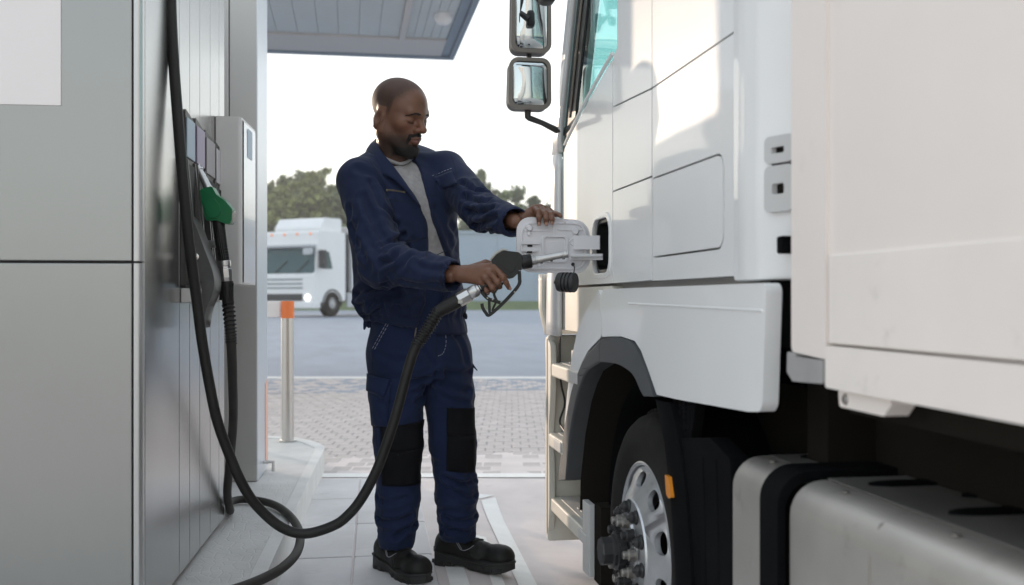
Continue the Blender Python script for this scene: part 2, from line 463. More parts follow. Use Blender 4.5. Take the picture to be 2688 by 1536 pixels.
# ------------------------------------------------------------------ parked truck across the yard
M['bg_white'] = mat('white lorry paint', (.74, .75, .77), .35, var=.04, vscale=.6, coat=.3)
M['bg_trailer'] = mat('dull trailer side', (.55, .55, .56), .5)
M['bg_glass'] = mat('lorry windscreen', (.03, .085, .10), .15, spec=.35)
M['bg_dark'] = mat('dark plastic', (.035, .038, .042), .6)
M['bg_grey'] = mat('grey side skirt', (.45, .47, .50), .5)
M['bg_teal'] = mat('grille gap', (.14, .19, .21), .5)
M['tyre'] = mat('tyre rubber', (.018, .0165, .016), .85, spec=.15, var=.2, vscale=9, bump=.4, bscale=200, spots=((.07, .06, .052), 6.0, .55, .5))
M['rimgrey'] = mat('wheel steel', (.45, .46, .48), .45, metal=.6)
lampm = bpy.data.materials.new('headlamp lit'); lampm.use_nodes = True
_b = lampm.node_tree.nodes['Principled BSDF']; _b.inputs['Base Color'].default_value = (.9, .9, .85, 1); _b.inputs['Emission Color'].default_value = (1, .96, .88, 1); _b.inputs['Emission Strength'].default_value = .9
M['lamp'] = lampm
orl = mat('marker lamp', (.8, .25, .08), .3); _b = orl.node_tree.nodes['Principled BSDF']; _b.inputs['Emission Color'].default_value = (1, .35, .12, 1); _b.inputs['Emission Strength'].default_value = .12
M['marker'] = orl

bt = empty('parked_truck', (0, 0, 0)); tag(bt, 'white lorry with a tall roof parked far off across the asphalt yard', 'truck')
# local frame: x right, y away, origin at the cab's front right corner on the ground
def bpart(b, name, m, parent=bt, **k): return b.build(name, m, parent, **k)
W_ = 3.6
cab = [(0, .75), (0, 2.2), (.12, 2.35), (.30, 4.0), (.34, 4.55), (2.55, 4.55), (2.55, .85)]
MB().px(rounded(cab, .15), -W_, 0).build('cab', M['bg_white'], bt, bevel=.08, seg=3)
MB().px(rounded([(.62, 4.5), (1.2, 5.28), (2.55, 5.30), (2.55, 4.5)], .2), -W_ + .3, -.25).build('roof_fairing', M['bg_white'], bt, bevel=.12, seg=3)
b = MB(); b.prism(rounded([(-W_ + .12, 2.30), (-.08, 2.30), (-.16, 3.62), (-W_ + .2, 3.62)], .15), lambda u, v, l: (u, l + (v - 2.35) * .11 + .1, v), -.03, .05)
bpart(b, 'windscreen', M['bg_glass'])
b = MB(); b.px(rounded([(.55, 2.55), (1.45, 2.55), (1.15, 3.45), (.55, 3.45)], .06), .0, .03); bpart(b, 'side_window', M['bg_glass'], bevel=.01)
for z0, z1, m_ in ((1.95, 2.02, 'bg_teal'), (1.72, 1.79, 'bg_teal'), (1.50, 1.57, 'bg_teal'), (.86, 1.22, 'bg_dark')):
    bpart(MB().box(-W_ + .5, -.75, -.035, .02, z0, z1), 'grille_slot', M[m_], bevel=.01)
bpart(MB().box(-W_ - .02, .03, -.12, .5, .45, .82), 'bumper', M['bg_white'], bevel=.06)
b = MB(); b.lathe([(.0, -.06), (.14, -.05), (.17, .0), (.17, .08)], (-.42, -.03, 1.02), (0, 1, 0), 16); bpart(b, 'headlight', M['lamp'])
for k in range(4):
    b = MB(); b.lathe([(0, -.08), (.06, -.06), (.07, .05)], (-W_ + .55 + k * .85, .33, 4.38), (0, 1, 0), 10); bpart(b, 'marker_light', M['marker'])
b = MB(); b.py(rounded([(.15, 2.55), (.5, 2.55), (.5, 3.5), (.15, 3.5)], .08), .15, .38); bpart(b, 'door_mirror', M['bg_dark'], bevel=.03)
b = MB(); b.py(rounded([(-.45, 3.25), (.02, 3.25), (.02, 3.6), (-.45, 3.6)], .08), -.35, -.12); bpart(b, 'kerb_mirror', M['bg_grey'], bevel=.03)
b = MB(); b.tube([(0, .3, 3.4), (.25, .27, 3.4)], .03, 6); bpart(b, 'mirror_arm', M['bg_dark'])
for wy in (1.45, 5.2):
    wroot = MB().lathe([(.33, .0), (.36, .05), (.60, .05), (.66, .0), (.68, -.1), (.66, -.35), (.3, -.35)], (.0, wy, .68), (1, 0, 0), 28)
    w = wroot.build('wheel', M['tyre'], bt)
    MB().lathe([(0, .08), (.1, .08), (.14, .02), (.22, .02), (.30, -.06), (.34, .02), (.345, -.1)], (0, wy, .68), (1, 0, 0), 24).build('rim', M['rimgrey'], w)
b = MB(); b.px([(.72 + 0, .55)] + [(1.45 + .82 * math.cos(a), .66 + .82 * math.sin(a)) for a in np.linspace(math.pi, 0, 14)] + [(2.2, .55)] + [(1.45 + .74 * math.cos(a), .66 + .74 * math.sin(a)) for a in np.linspace(0, math.pi, 14)], -.05, .03); bpart(b, 'wheel_arch', M['bg_dark'])
bpart(MB().box(-W_ + .2, -.1, 2.5, 13, .8, 1.2), 'chassis', M['bg_dark'])
bpart(MB().box(-W_ + .3, -.15, 2.55, 3.04, 1.2, 4.5), 'gap_shade', M['bg_dark'])  # solid dark block put in for the shade between cab and trailer
bpart(MB().box(-W_ + .1, -.1, -.16, .42, 3.66, 3.80), 'sun_visor', M['bg_grey'], bevel=.03)
bpart(MB().box(-W_ * .5 - .26, -W_ * .5 + .26, -.15, -.11, .52, .64), 'number_plate', M['bg_grey'], bevel=.005)
for wx in (-2.6, -1.2):
    bpart(MB().tube([(wx, -.01, 2.32), (wx + .75, .10, 2.95)], .025, 5), 'wiper', M['bg_dark'])
for k in range(4):
    bpart(MB().box(-.12, .0, 2.75 + k * .42, 3.13 + k * .42, .5, 1.3), 'side_skirt', M['bg_grey'], bevel=.02)
bpart(MB().box(-W_ + .05, -.02, 3.05, 13, 1.35, 4.9), 'box_trailer', M['bg_trailer'], bevel=.06)
for k in range(3):
    bpart(MB().box(-.03, .01, 3.05 + k * .5, 3.12 + k * .5, 1.4, 4.85), 'trailer_rib', M['bg_grey'])
bt.location = (*cam2w((782 * 1.05495 - 1344) / 2650 * 55, 55), 0); bt.rotation_euler = (0, 0, -R(9.175) - R(28)); bt.scale = (1.08, 1.08, 1.05)

# ------------------------------------------------------------------ canopy over the far pumps
M['soffit'] = mat('soffit sheet', (.60, .625, .615), .55, var=.04, vscale=1.0)
M['soffit_trim'] = mat('beige soffit trim', (.60, .57, .54), .5)
M['fascia'] = mat('slate blue fascia', (.24, .29, .34), .45)
cn = empty('canopy', (0, 12, 4.5)); tag(cn, 'flat station canopy with ribbed grey soffit and dark blue edge', 'canopy')
XR = 1.30
def strip_x(x0, x1, n, nm):
    w = (x1 - x0) / n
    for i in range(n):
        MB().box(x0 + i * w + .001, x0 + (i + 1) * w - .001, -3.2, 1.55, .0, .03).build(nm, M['soffit'], cn, bevel=.005, seg=1)
strip_x(-5.7, .66, 24, 'soffit_panel'); strip_x(.74, XR, 5, 'soffit_panel')
MB().box(.66, .74, -3.2, 1.6, -.05, .03).build('soffit_joint', M['soffit_trim'], cn, bevel=.01)
MB().box(-5.7, XR, 1.55, 2.42, -.03, .03).build('end_trim', M['soffit_trim'], cn, bevel=.01)
MB().box(XR, 1.42, -3.2, 2.42, -.02, .03).build('side_trim', M['fascia'], cn, bevel=.01)
MB().box(-5.75, 1.50, 2.42, 2.56, -.05, .95).build('fascia', M['fascia'], cn, bevel=.015)
MB().box(1.42, 1.50, -3.2, 2.42, -.05, .95).build('fascia', M['fascia'], cn, bevel=.015)
MB().box(-5.7, 1.42, -3.2, 2.42, .06, .93).build('canopy_roof', M['soffit'], cn)
M['lampwhite'] = mat('lamp diffuser', (.85, .84, .82), .4)
b = MB(); b.lathe([(0, -.12), (.06, -.115), (.10, -.08), (.115, -.02), (.115, .02)], (1.147, .41, 0), (0, 0, 1), 24)
o = b.build('ceiling_light', M['lampwhite'], cn)
# the canopy's far column, hidden behind the pumps, keeps it up
MB().box(-5.6, -5.3, -3.0, -2.7, -4.5, 0).build('column', M['soffit_trim'], cn, bevel=.02)
# ================================================================== FUEL DISPENSER
M['alu'] = mat('satin silver cladding', (.40, .41, .42), .42, metal=.55, var=.02, vscale=2)
M['alu_front'] = mat('silver painted front', (.335, .335, .33), .34, metal=.9, var=.025, vscale=1.5, rvar=.03)
M['steel'] = mat('brushed side panel', (.42, .415, .41), .25, metal=.92, var=.015, vscale=1.2, rvar=.01)
M['trim'] = mat('silver corner trim', (.55, .55, .55), .33, metal=.7)
M['seam'] = mat('seam rubber', (.05, .045, .045), .7)
M['sign'] = mat('white notice sheet', (.80, .76, .75), .5)
M['boot'] = mat('grey holster plastic', (.060, .055, .052), .5, var=.06, vscale=10, bump=.15, bscale=300)
M['boot_dark'] = mat('holster inside', (.018, .016, .015), .7)
M['cover'] = mat('pale grey moulded cover', (.58, .56, .545), .4)
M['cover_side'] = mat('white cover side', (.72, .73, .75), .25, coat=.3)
M['lab_blue'] = mat('blue grade label', (.34, .43, .52), .5)
M['lab_purple'] = mat('purple grade label', (.33, .28, .38), .5)
M['lab_grey'] = mat('grey grade label', (.30, .28, .29), .5)
M['lab_pale'] = mat('pale grade label', (.52, .50, .51), .5)
M['chrome'] = mat('nickel plated fitting', (.62, .60, .58), .24, metal=1.0)
M['rubber'] = mat('black hose rubber', (.016, .0148, .014), .5, spec=.3, var=.15, vscale=14, bump=.15, bscale=260)
M['rubber_grey'] = mat('dusty hose rubber', (.050, .046, .043), .65, spec=.2, var=.15, vscale=9)
TH = -R(2.5)
pump = empty('fuel_dispenser', (-.478, 4.06, .13), TH); tag(pump, 'tall silver fuel dispenser with holsters on its side, standing on the island', 'fuel pump')
# local frame: x towards the truck lane (0 = side face), y along the island, z up from the deck
Y0, Y1 = -1.303, -.005; HT = 2.35
ZS = .966
MB().box(-1.15, -.012, Y0 + .012, Y1 - .01, .012, HT).build('carcass', M['seam'], pump)
# front
MB().box(-1.16, -.024, Y0 - .003, Y0 + .02, .02, ZS - .003).build('front_panel', M['alu_front'], pump, bevel=.003)
MB().box(-1.16, -.024, Y0 - .003, Y0 + .02, ZS + .003, HT).build('front_panel', M['alu_front'], pump, bevel=.003)
for za, zb in ((.02, ZS - .003), (ZS + .003, HT)):
    MB().pz(rounded([(-.021, Y0 + .02), (-.021, Y0 - .003), (-.006, Y0 + .0), (.0, Y0 + .012), (.0, Y0 + .032)], [0, .004, .006, .005, 0], 3), za, zb).build('corner_trim', M['trim'], pump, bevel=.001)
MB().box(-1.1, -.200, Y0 - .006, Y0 - .0032, 1.37, 2.1).build('notice', M['sign'], pump, bevel=.001)
# side slats
ys_ = [Y0 + .035, -.836, -.677, -.507, -.311, -.127, Y1]
for a, c in zip(ys_[:-1], ys_[1:]):
    MB().box(-.02, .0, a + .0022, c - .0022, .02, HT).build('side_panel', M['steel'], pump, bevel=.0025)
# label plates and nozzle boots, one set per slat
def holster(y0, y1, lab, ztop, boot):
    yc = (y0 + y1) / 2; w = (y1 - y0) / 2 - .012
    h = MB().px(rounded([(yc - w, .905), (yc + w, .905), (yc + w, ztop), (yc - w, ztop + .02)], .012), .001, .016).build('holster', M['boot'], pump, bevel=.003)
    MB().box(.0165, .021, yc - w + .006, yc + w - .006, ztop - .130, ztop - .006).build('grade_label', M[lab], h, bevel=.002)
    # a raised frame round the dark slot, leaning out towards the bottom
    for s in (-1, 1):
        y = yc + s * (w - .008)
        prof = rounded([(.012, ztop - .135), (.022, ztop - .135), (.050, ztop - .44), (.046, .92), (.012, .92)], .006, 3)
        MB().prism(prof, lambda u, v, l: (u, l, v), y - .008, y + .008).build('holster_cheek', M['boot'], h, bevel=.003)
    MB().box(.0165, .022, yc - w + .017, yc + w - .017, .915, ztop - .150).build('slot', M['boot_dark'], h)
    if boot:
        prof = [tuple(p) for p in spline([(.014, ztop - .30), (.040, ztop - .33), (.074, ztop - .42), (.098, ztop - .49), (.100, ztop - .54), (.078, ztop - .60), (.064, ztop - .66), (.060, .925), (.014, .912)], 5)]
        MB().prism(prof, lambda u, v, l: (u, l, v), yc - w + .002, yc + w - .002).build('nozzle_boot', M['boot'], h, bevel=.016, seg=4)
        b = MB(); b.lathe([(.012, 0), (.012, .004), (.005, .006), (0, .006)], (.045, yc - w + .001, 1.0), (0, -1, 0), 14); b.build('holster_screw', M['chrome'], h)
    MB().box(.001, .034, yc - w, yc - w + .06, .858, .903).build('holster_foot', M['cover'], h, bevel=.004)
for (a, c), lab, zt, bt_ in zip(list(zip(ys_[1:-1], ys_[2:])), ('lab_blue', 'lab_purple', 'lab_grey', 'lab_pale'), (1.44, 1.44, 1.43, 1.42), (1, 0, 0, 0)):
    holster(a, c, lab, zt, bt_)
# unseen box added behind the pump to keep low sun off truck and man
MB().box(-.62, -.16, .0, .885, .0, 1.30).build('sun_blocker', M['alu_front'], pump, bevel=.006)
# moulded end cover, its unseen tail lengthened to block the low sun
prof = rounded([(.0015, -.215), (.083, -.205), (.0925, -.192), (.103, .10), (.050, .50), (.030, .64), (.0015, .64)], [.003, .012, .010, .03, .02, .01, 0], 4)
cv = MB().pz(prof, .925, 1.545).build('end_cover', M['cover'], pump, bevel=.006)
def cvx(y): return float(np.interp(y, [-.192, .10, .50], [.0925, .103, .05]))
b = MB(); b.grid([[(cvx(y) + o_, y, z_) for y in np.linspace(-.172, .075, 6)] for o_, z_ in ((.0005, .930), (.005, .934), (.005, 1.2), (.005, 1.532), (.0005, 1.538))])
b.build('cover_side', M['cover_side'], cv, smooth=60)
b = MB(); b.grid([[(cvx(y) + .0062, y, z_) for y in (-.10, -.05, .0)] for z_ in (1.41, 1.52)])
b.build('cover_badge', M['lab_blue'], cv)
MB().box(-1.1, -.02, Y0 + .05, Y1 - .03, -.002, .02).build('plinth', M['seam'], pump)

# ------------------------------------------------------------------ tall column behind it
colm = empty('steel_column', (-.433, 4.958, .13), TH); tag(colm, 'tall square grey metal column just behind the fuel dispenser', 'column')
M['colgrey'] = mat('grey column sheet', (.50, .49, .475), .45, metal=.3, var=.03, vscale=2)
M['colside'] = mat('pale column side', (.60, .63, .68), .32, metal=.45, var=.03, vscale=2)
MB().box(-.20, -.012, .012, .36, .0, 3.6).build('column_core', M['seam'], colm)
MB().box(-.129, -.002, -.001, .012, -.001, 3.6).build('column_face', M['colgrey'], colm, bevel=.003)
MB().box(-.21, -.133, -.006, .012, -.001, 3.6).build('column_face', M['colgrey'], colm, bevel=.003)
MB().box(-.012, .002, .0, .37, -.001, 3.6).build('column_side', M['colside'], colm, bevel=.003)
MB().box(-.21, -.1955, .0125, .37, -.001, 3.6).build('column_side', M['colgrey'], colm, bevel=.003)
M['pink'] = mat('salmon reflective strip', (.78, .46, .37), .5)
MB().px([(.28, .06), (.372, .02), (.372, .46), (.28, .44)], .0025, .005).build('marker_strip', M['pink'], colm)
b = MB(); b.tube([(.004, .22, .055), (.05, .22, .055), (.05, .22, .008)], .009, 8); b.build('floor_hook', M['cover'], colm)

# ------------------------------------------------------------------ bollard
bo = empty('bollard', (-.372, 6.34, .13)); tag(bo, 'round stainless bollard with orange cap at the end of the island', 'bollard')
M['stainless'] = mat('stainless tube', (.58, .565, .55), .28, metal=.9, var=.04, vscale=3, stretch=(40, 40, 1))
M['orange'] = mat('orange reflective cap', (.80, .20, .055), .5)
MB().lathe([(.0385, 0), (.0385, .755)], (0, 0, 0), (0, 0, 1), 32).build('post', M['stainless'], bo)
MB().lathe([(.040, .752), (.040, .853), (.036, .857), (0, .857)], (0, 0, 0), (0, 0, 1), 32).build('cap', M['orange'], bo)
MB().lathe([(.055, -.002), (.055, .006), (.0386, .008)], (0, 0, 0), (0, 0, 1), 32).build('base_flange', M['stainless'], bo)
# white rail end beyond the column
rl = empty('white_barrier', (-.56, 6.30, .13)); tag(rl, 'white barrier board showing between the column and the orange bollard cap', 'barrier')
MB().box(-.30, .145, .03, .055, .758, .857).build('board', M['sign'], rl, bevel=.006)
MB().box(-.26, -.20, .055, .09, .0, .85).build('post', M['stainless'], rl, bevel=.004)
# ================================================================== WHITE TRUCK BEING FUELLED
M['white'] = mat('white truck paint', (.83, .825, .82), .34, var=.02, vscale=2.5, coat=.5, spec=.3)
M['panel_gap'] = mat('grey primer in the gaps', (.42, .40, .39), .7)
M['lit_cream'] = mat('cream step moulding', (.70, .67, .60), .45, var=.05, vscale=6, spots=((.42, .37, .30), 11.0, .62, .5))  # tone carries the warm sunlight on these white step parts
M['white_dirty'] = mat('dusty white moulding', (.70, .685, .66), .5, var=.04, vscale=5, spots=((.45, .42, .39), 7.0, .62, .4))
M['plate'] = mat('grey hinge plate', (.55, .545, .54), .4)
M['grey_plastic'] = mat('dark grey arch plastic', (.075, .079, .085), .5, spec=.25, var=.06, vscale=8, bump=.1, bscale=500)
M['black_plastic'] = mat('black mudguard plastic', (.006, .0062, .007), .75, spec=.04, var=.2, vscale=5, bump=.1, bscale=300)
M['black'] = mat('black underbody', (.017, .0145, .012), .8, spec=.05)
M['gasket'] = mat('black window seal', (.012, .012, .013), .35)
M['tank'] = mat('worn aluminium tank', (.54, .515, .48), .40, metal=.7, var=.09, vscale=4, rvar=.12, stretch=(1, 1, 1), spots=((.30, .28, .25), 9.0, .60, .5))
M['tank_top'] = mat('dull tread plate', (.20, .19, .18), .5, metal=.5, var=.18, vscale=6, rvar=.1, spots=((.42, .35, .26), 5.0, .63, .6))
M['amber'] = mat('amber reflector', (.85, .30, .03), .2, coat=.6, var=.08, vscale=90)
M['alloy'] = mat('dirty aluminium rim', (.60, .61, .63), .36, metal=.8, var=.10, vscale=9, rvar=.08, spots=((.30, .285, .27), 16.0, .58, .5))
M['greasy'] = mat('greasy black nut cap', (.022, .022, .023), .42, var=.3, vscale=30)
M['nut'] = mat('worn steel nut', (.34, .32, .30), .42, metal=.8, var=.15, vscale=40, spots=((.14, .10, .08), 40.0, .6, .7))
M['flapwhite'] = mat('lilac white flap inside', (.70, .685, .705), .5, var=.02, vscale=8)
M['teal'] = mat('green filler pipe', (.02, .16, .11), .3)
M['capblack'] = mat('black filler cap', (.020, .020, .021), .5, bump=.1, bscale=300)
M['trailer'] = mat('warm lit trailer skin', (.86, .785, .735), .45, var=.03, vscale=1.5, bump=.12, bscale=7, dist=.004, spots=((.62, .57, .53), 4.0, .62, .35))  # warm evening glow is put into the white skin's colour
M['trailer_rail'] = mat('warm lit trailer rail', (.86, .79, .74), .5, var=.04, vscale=3, spots=((.50, .45, .40), 8.0, .62, .5))  # same painted-in warmth as the skin
M['corner_grey'] = mat('scuffed grey corner cap', (.36, .35, .345), .5, var=.12, vscale=10)
M['mirror'] = mat('mirror glass', (.62, .66, .66), .03, metal=1.0)
M['mirror_case'] = mat('mirror housing', (.045, .043, .042), .45)
M['mirror_rim'] = mat('beige mirror rim', (.20, .175, .15), .5)  # one beige tone for mirror rims and seal bead
M['seat'] = mat('grey seat cloth', (.24, .27, .28), .9)
gl = bpy.data.materials.new('tinted cab glass'); gl.use_nodes = True
_n = gl.node_tree.nodes; _l = gl.node_tree.links; _n.clear()
_o = _n.new('ShaderNodeOutputMaterial'); _t = _n.new('ShaderNodeBsdfTransparent'); _t.inputs[0].default_value = (.70, .93, .915, 1)
_g = _n.new('ShaderNodeBsdfGlossy'); _g.inputs['Roughness'].default_value = .02; _g.inputs[0].default_value = (.95, 1, 1, 1)
_f = _n.new('ShaderNodeLayerWeight'); _f.inputs['Blend'].default_value = .5
_p = _n.new('ShaderNodeMath'); _p.operation = 'POWER'; _p.inputs[1].default_value = 4.5; _l.new(_f.outputs['Facing'], _p.inputs[0])
_q = _n.new('ShaderNodeMath'); _q.operation = 'MULTIPLY_ADD'; _q.inputs[1].default_value = .85; _q.inputs[2].default_value = .03; _l.new(_p.outputs[0], _q.inputs[0])
_m = _n.new('ShaderNodeMixShader'); _l.new(_q.outputs[0], _m.inputs[0]); _l.new(_t.outputs[0], _m.inputs[1]); _l.new(_g.outputs[0], _m.inputs[2]); _l.new(_m.outputs[0], _o.inputs[0])
M['glass'] = gl

TL = Vector((.79, 3.9, -.067))
truck = empty('truck', TL); tag(truck, 'white lorry cab close beside the man with its fuel flap open', 'truck')
def keep(o, root):
    o.parent = root; o.matrix_parent_inverse = Matrix.Translation(-root.location); return o
def T(b, name, m, root=None, **k): return keep(b.build(name, M[m] if isinstance(m, str) else m, None, **k), root or truck)
SX = .79
YF = [(0.8, 3.99), (1.05, 3.978), (1.087, 3.972), (1.307, 3.895), (1.50, 3.868), (1.58, 3.845), (1.681, 3.775), (2.079, 3.563), (2.42, 3.39)]
def yf(z): return float(np.interp(z, [a for a, _ in YF], [b for _, b in YF]))

# --- side panels with real gaps
filler = rounded([(3.008, 1.078), (3.225, 1.078), (3.225, 1.258), (3.008, 1.258)], .05, 6)
door = [(2.978, 1.048), (2.978, 1.728), (3.08, 1.708), (3.30, 1.660), (3.50, 1.608), (3.62, 1.574), (3.68, 1.552), (3.705, 1.52), (3.705, 1.048)]
dr = T(MB().px(rounded(door, [.004, .01, 0, 0, 0, .02, .03, .03, .004]), SX, SX + .035, holes=[filler]), 'door', 'white', bevel=.006, seg=3)
MB().tube([(SX - .001, y, z) for y, z in [(3.66, 1.572), (3.50, 1.622), (3.30, 1.675), (3.08, 1.723), (2.975, 1.745)]], .006, 8).build('sill_moulding', M['white'], dr)
T(MB().px(rounded([(2.576, 1.050), (2.971, 1.048), (2.971, 1.323), (2.576, 1.321)], .004), SX, SX + .035), 'side_panel', 'white', bevel=.005, seg=3)
T(MB().px(rounded([(2.576, 1.326), (2.971, 1.328), (2.971, 1.579), (2.576, 1.554)], .004), SX, SX + .035), 'side_panel', 'white', bevel=.005, seg=3)
T(MB().px(rounded([(2.576, 1.559), (2.971, 1.584), (2.971, 1.735), (2.922, 1.748), (2.922, 2.42), (2.576, 2.42)], .004), SX, SX + .035), 'side_panel', 'white', bevel=.005, seg=3)
hatch = rounded([(2.560, 1.112), (2.560, 1.314), (2.058, 1.310), (2.058, 1.112)], [.006, .006, .035, .03], 6)
hatch_hole = rounded([(2.5655, 1.107), (2.5655, 1.3195), (2.053, 1.3155), (2.053, 1.107)], [.008, .008, .04, .035], 6)
T(MB().px(rounded([(1.993, 1.048), (2.569, 1.048), (2.569, 1.554), (1.993, 1.552)], .004), SX, SX + .035, holes=[hatch_hole]), 'side_panel', 'white', bevel=.005, seg=3)
T(MB().px(hatch, SX - .001, SX + .03), 'locker_hatch', 'white', bevel=.005, seg=3)
T(MB().px([(2.0, 1.06), (2.565, 1.06), (2.565, 1.36), (2.0, 1.36)], SX + .028, SX + .034), 'hatch_seal', 'panel_gap')
T(MB().px(rounded([(1.993, 1.557), (2.569, 1.559), (2.569, 1.80), (2.56, 2.42), (1.993, 2.42)], .004), SX, SX + .035), 'side_panel', 'white', bevel=.005, seg=3)
# inner skin so that no light shows through the gaps
T(MB().px([(1.95, 1.0), (2.92, 1.0), (2.92, 2.42), (1.95, 2.42)], SX + .036, SX + .06), 'inner_skin', 'panel_gap')
T(MB().px([(2.92, 1.0), (3.72, 1.0), (3.72, 1.50), (2.92, 1.66)], SX + .036, SX + .06, holes=[rounded([(3.0, 1.07), (3.23, 1.07), (3.23, 1.265), (3.0, 1.265)], .05, 6)]), 'inner_skin', 'panel_gap')

# --- front corner, A pillar, front
def front_sheet(z0, z1, n, start, name, m, xend=1.745, parent=None):
    rows = []
    for z in np.linspace(z0, z1, n):
        Y = yf(z); row = [(SX, start(z), z)]
        for k in range(9):
            a = k / 8 * math.pi / 2
            row.append((SX + .07 * (1 - math.cos(a)), Y - .07 + .07 * math.sin(a), z))
        for x in (1.0, 1.3, xend): row.append((x, Y + .05 * math.sin((x - .86) / .9 * 1.5), z))
        rows.append(row)
    b = MB(); b.grid(rows)
    return T(b, name, m, solid=-.02)
front_sheet(.86, 1.545, 14, lambda z: 3.712, 'front_corner', 'white')
def ap(z): return yf(z) - .105
rows = []
for z in np.linspace(1.552, 2.42, 14):
    Y = yf(z); s0 = min(ap(z), 3.70)
    rows.append([(SX + .001, s0, z), (SX, s0 + .012, z)] + [(SX + .05 * (1 - math.cos(a)), Y - .05 + .05 * math.sin(a), z) for a in np.linspace(0, 1.57, 7)] + [(SX + .11, Y + .012, z)])
b = MB(); b.grid(rows); T(b, 'a_pillar', 'white', solid=-.02)
rows = [[(x, yf(z) + .01 + .05 * math.sin((x - .86) / 1.78 * 3.14), z) for x in np.linspace(.905, 2.6, 12)] for z in np.linspace(1.56, 2.40, 8)]
b = MB(); b.grid(rows); T(b, 'windscreen', 'glass')
# --- side window: glass, black seal band
band = [(3.70, 1.575), (3.665, 1.585), (3.53, 1.622), (3.50, 1.70), (3.325, 2.02), (3.11, 2.42)] + [(min(ap(z), 3.70) + .004, z) for z in (2.42, 2.079, 1.85, 1.681, 1.60)]
T(MB().px(band, SX + .006, SX + .03), 'window_seal', 'gasket', bevel=.004)
b = MB(); b.tube([(SX + .002, y - .01, z) for y, z in [(3.60, 1.66), (3.55, 1.76), (3.41, 2.02), (3.20, 2.42)]], .0045, 6); T(b, 'seal_bead', 'mirror_rim')
T(MB().px([(2.924, 1.750), (3.09, 1.722), (3.30, 1.676), (3.54, 1.618), (3.505, 1.705), (3.33, 2.02), (3.115, 2.42), (2.924, 2.42)], SX + .012, SX + .017), 'side_window', 'glass')
T(MB().px(rounded([(2.915, 1.752), (2.945, 1.745), (2.945, 2.42), (2.915, 2.42)], .003), SX + .006, SX + .02), 'window_seal', 'plate')
# --- rest of the cab
T(MB().box(SX, 2.66, 1.95, 3.40, 2.42, 2.50), 'roof', 'white', bevel=.03)
T(MB().px([(1.95, .9), (3.95, .9), (3.86, 1.5), (3.80, 1.58), (1.95, 1.58)], 2.62, 2.66), 'offside_panel', 'white')
T(MB().px([(1.95, 1.584), (2.92, 1.584), (2.92, 2.418), (1.95, 2.418)], 2.62, 2.66), 'offside_panel', 'white')
T(MB().px([(2.93, 1.59), (3.78, 1.59), (3.36, 2.41), (2.93, 2.41)], 2.635, 2.64), 'offside_window', 'glass')
T(MB().box(SX + .06, 2.62, 1.95, 1.98, .9, 2.42), 'cab_back', 'gasket')
T(MB().box(SX + .065, 2.61, 1.99, 3.9, 1.0, 1.04), 'cab_floor', 'seat')
b = MB(); b.box(SX + .10, 2.6, 3.45, 3.82, 1.05, 1.52); T(b, 'dashboard', 'seat', bevel=.05)
T(MB().box(SX + .20, SX + .68, 2.52, 2.66, 1.15, 1.98), 'driver_seat', 'seat', bevel=.06, seg=3)
T(MB().box(SX + .28, SX + .60, 2.54, 2.66, 2.0, 2.2), 'headrest', 'seat', bevel=.05, seg=3)
# --- rear deflector with a rounded bulge
def dx(y): return float(np.interp(y, [1.72, 1.78, 1.84, 1.88, 1.92, 1.95, 1.989], [.860, .835, .808, .790, .7825, .7815, .786]))
yy = spline([(y,) for y in (1.78, 1.80, 1.83, 1.86, 1.89, 1.92, 1.95, 1.975, 1.989)], 3)[:, 0]
rows = [[(dx(y), y, z) for y in yy] + [(.80, 1.9895, z)] for z in list(np.linspace(1.047, 2.42, 8))]
rows = [[(x + .012, y, 1.036) for x, y, _ in rows[0]]] + [[(x + .003, y, 1.039) for x, y, _ in rows[0]]] + rows
b = MB(); b.grid(rows); dfl = T(b, 'rear_deflector', 'white')
T(MB().box(.83, 1.2, 1.79, 1.97, 1.045, 2.42), 'deflector_core', 'plate')
# hinge plate on it
def dplate(name, m, y0, y1, z0, z1, r, off, th, holes=(), parent=None):
    b = MB(); b.prism(rounded([(y0, z0), (y1, z0), (y1, z1), (y0, z1)], r, 4), lambda u, v, l: (dx(u) - l, u, v), off, off + th, holes)
    return T(b, name, m, bevel=.003)
hp = dplate('hinge_plate', 'plate', 1.783, 1.848, 1.166, 1.255, .012, .001, .012, [rounded([(1.803, 1.200), (1.830, 1.200), (1.830, 1.220), (1.803, 1.220)], .004, 3)])
dplate('hinge_plate', 'plate', 1.783, 1.848, 1.259, 1.312, .012, .001, .012, [rounded([(1.803, 1.278), (1.832, 1.278), (1.832, 1.290), (1.803, 1.290)], .003, 3)])
dplate('hinge_pocket', 'black', 1.79, 1.842, 1.19, 1.295, .004, .0, .002)
T(MB().box(.795, .83, 1.775, 1.80, 1.085, 1.118), 'rubber_stop', 'black_plastic', bevel=.004)

# --- filler recess
T(MB().px(rounded([(2.996, 1.066), (3.237, 1.066), (3.237, 1.270), (2.996, 1.270)], .056, 6), SX - .004, SX + .006, holes=[rounded([(3.012, 1.082), (3.221, 1.082), (3.221, 1.254), (3.012, 1.254)], .046, 6)]), 'filler_lip', 'white', bevel=.004, seg=3)
T(MB().px(rounded([(3.010, 1.080), (3.223, 1.080), (3.223, 1.256), (3.010, 1.256)], .048, 6), SX + .010, SX + .05, holes=[rounded([(3.024, 1.094), (3.209, 1.094), (3.209, 1.242), (3.024, 1.242)], .036, 6)]), 'filler_gasket', 'gasket', bevel=.004)
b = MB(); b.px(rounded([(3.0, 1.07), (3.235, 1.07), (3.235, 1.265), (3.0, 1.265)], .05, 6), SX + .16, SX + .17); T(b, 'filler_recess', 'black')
b = MB(); ring = rounded([(3.0, 1.07), (3.235, 1.07), (3.235, 1.265), (3.0, 1.265)], .05, 6)
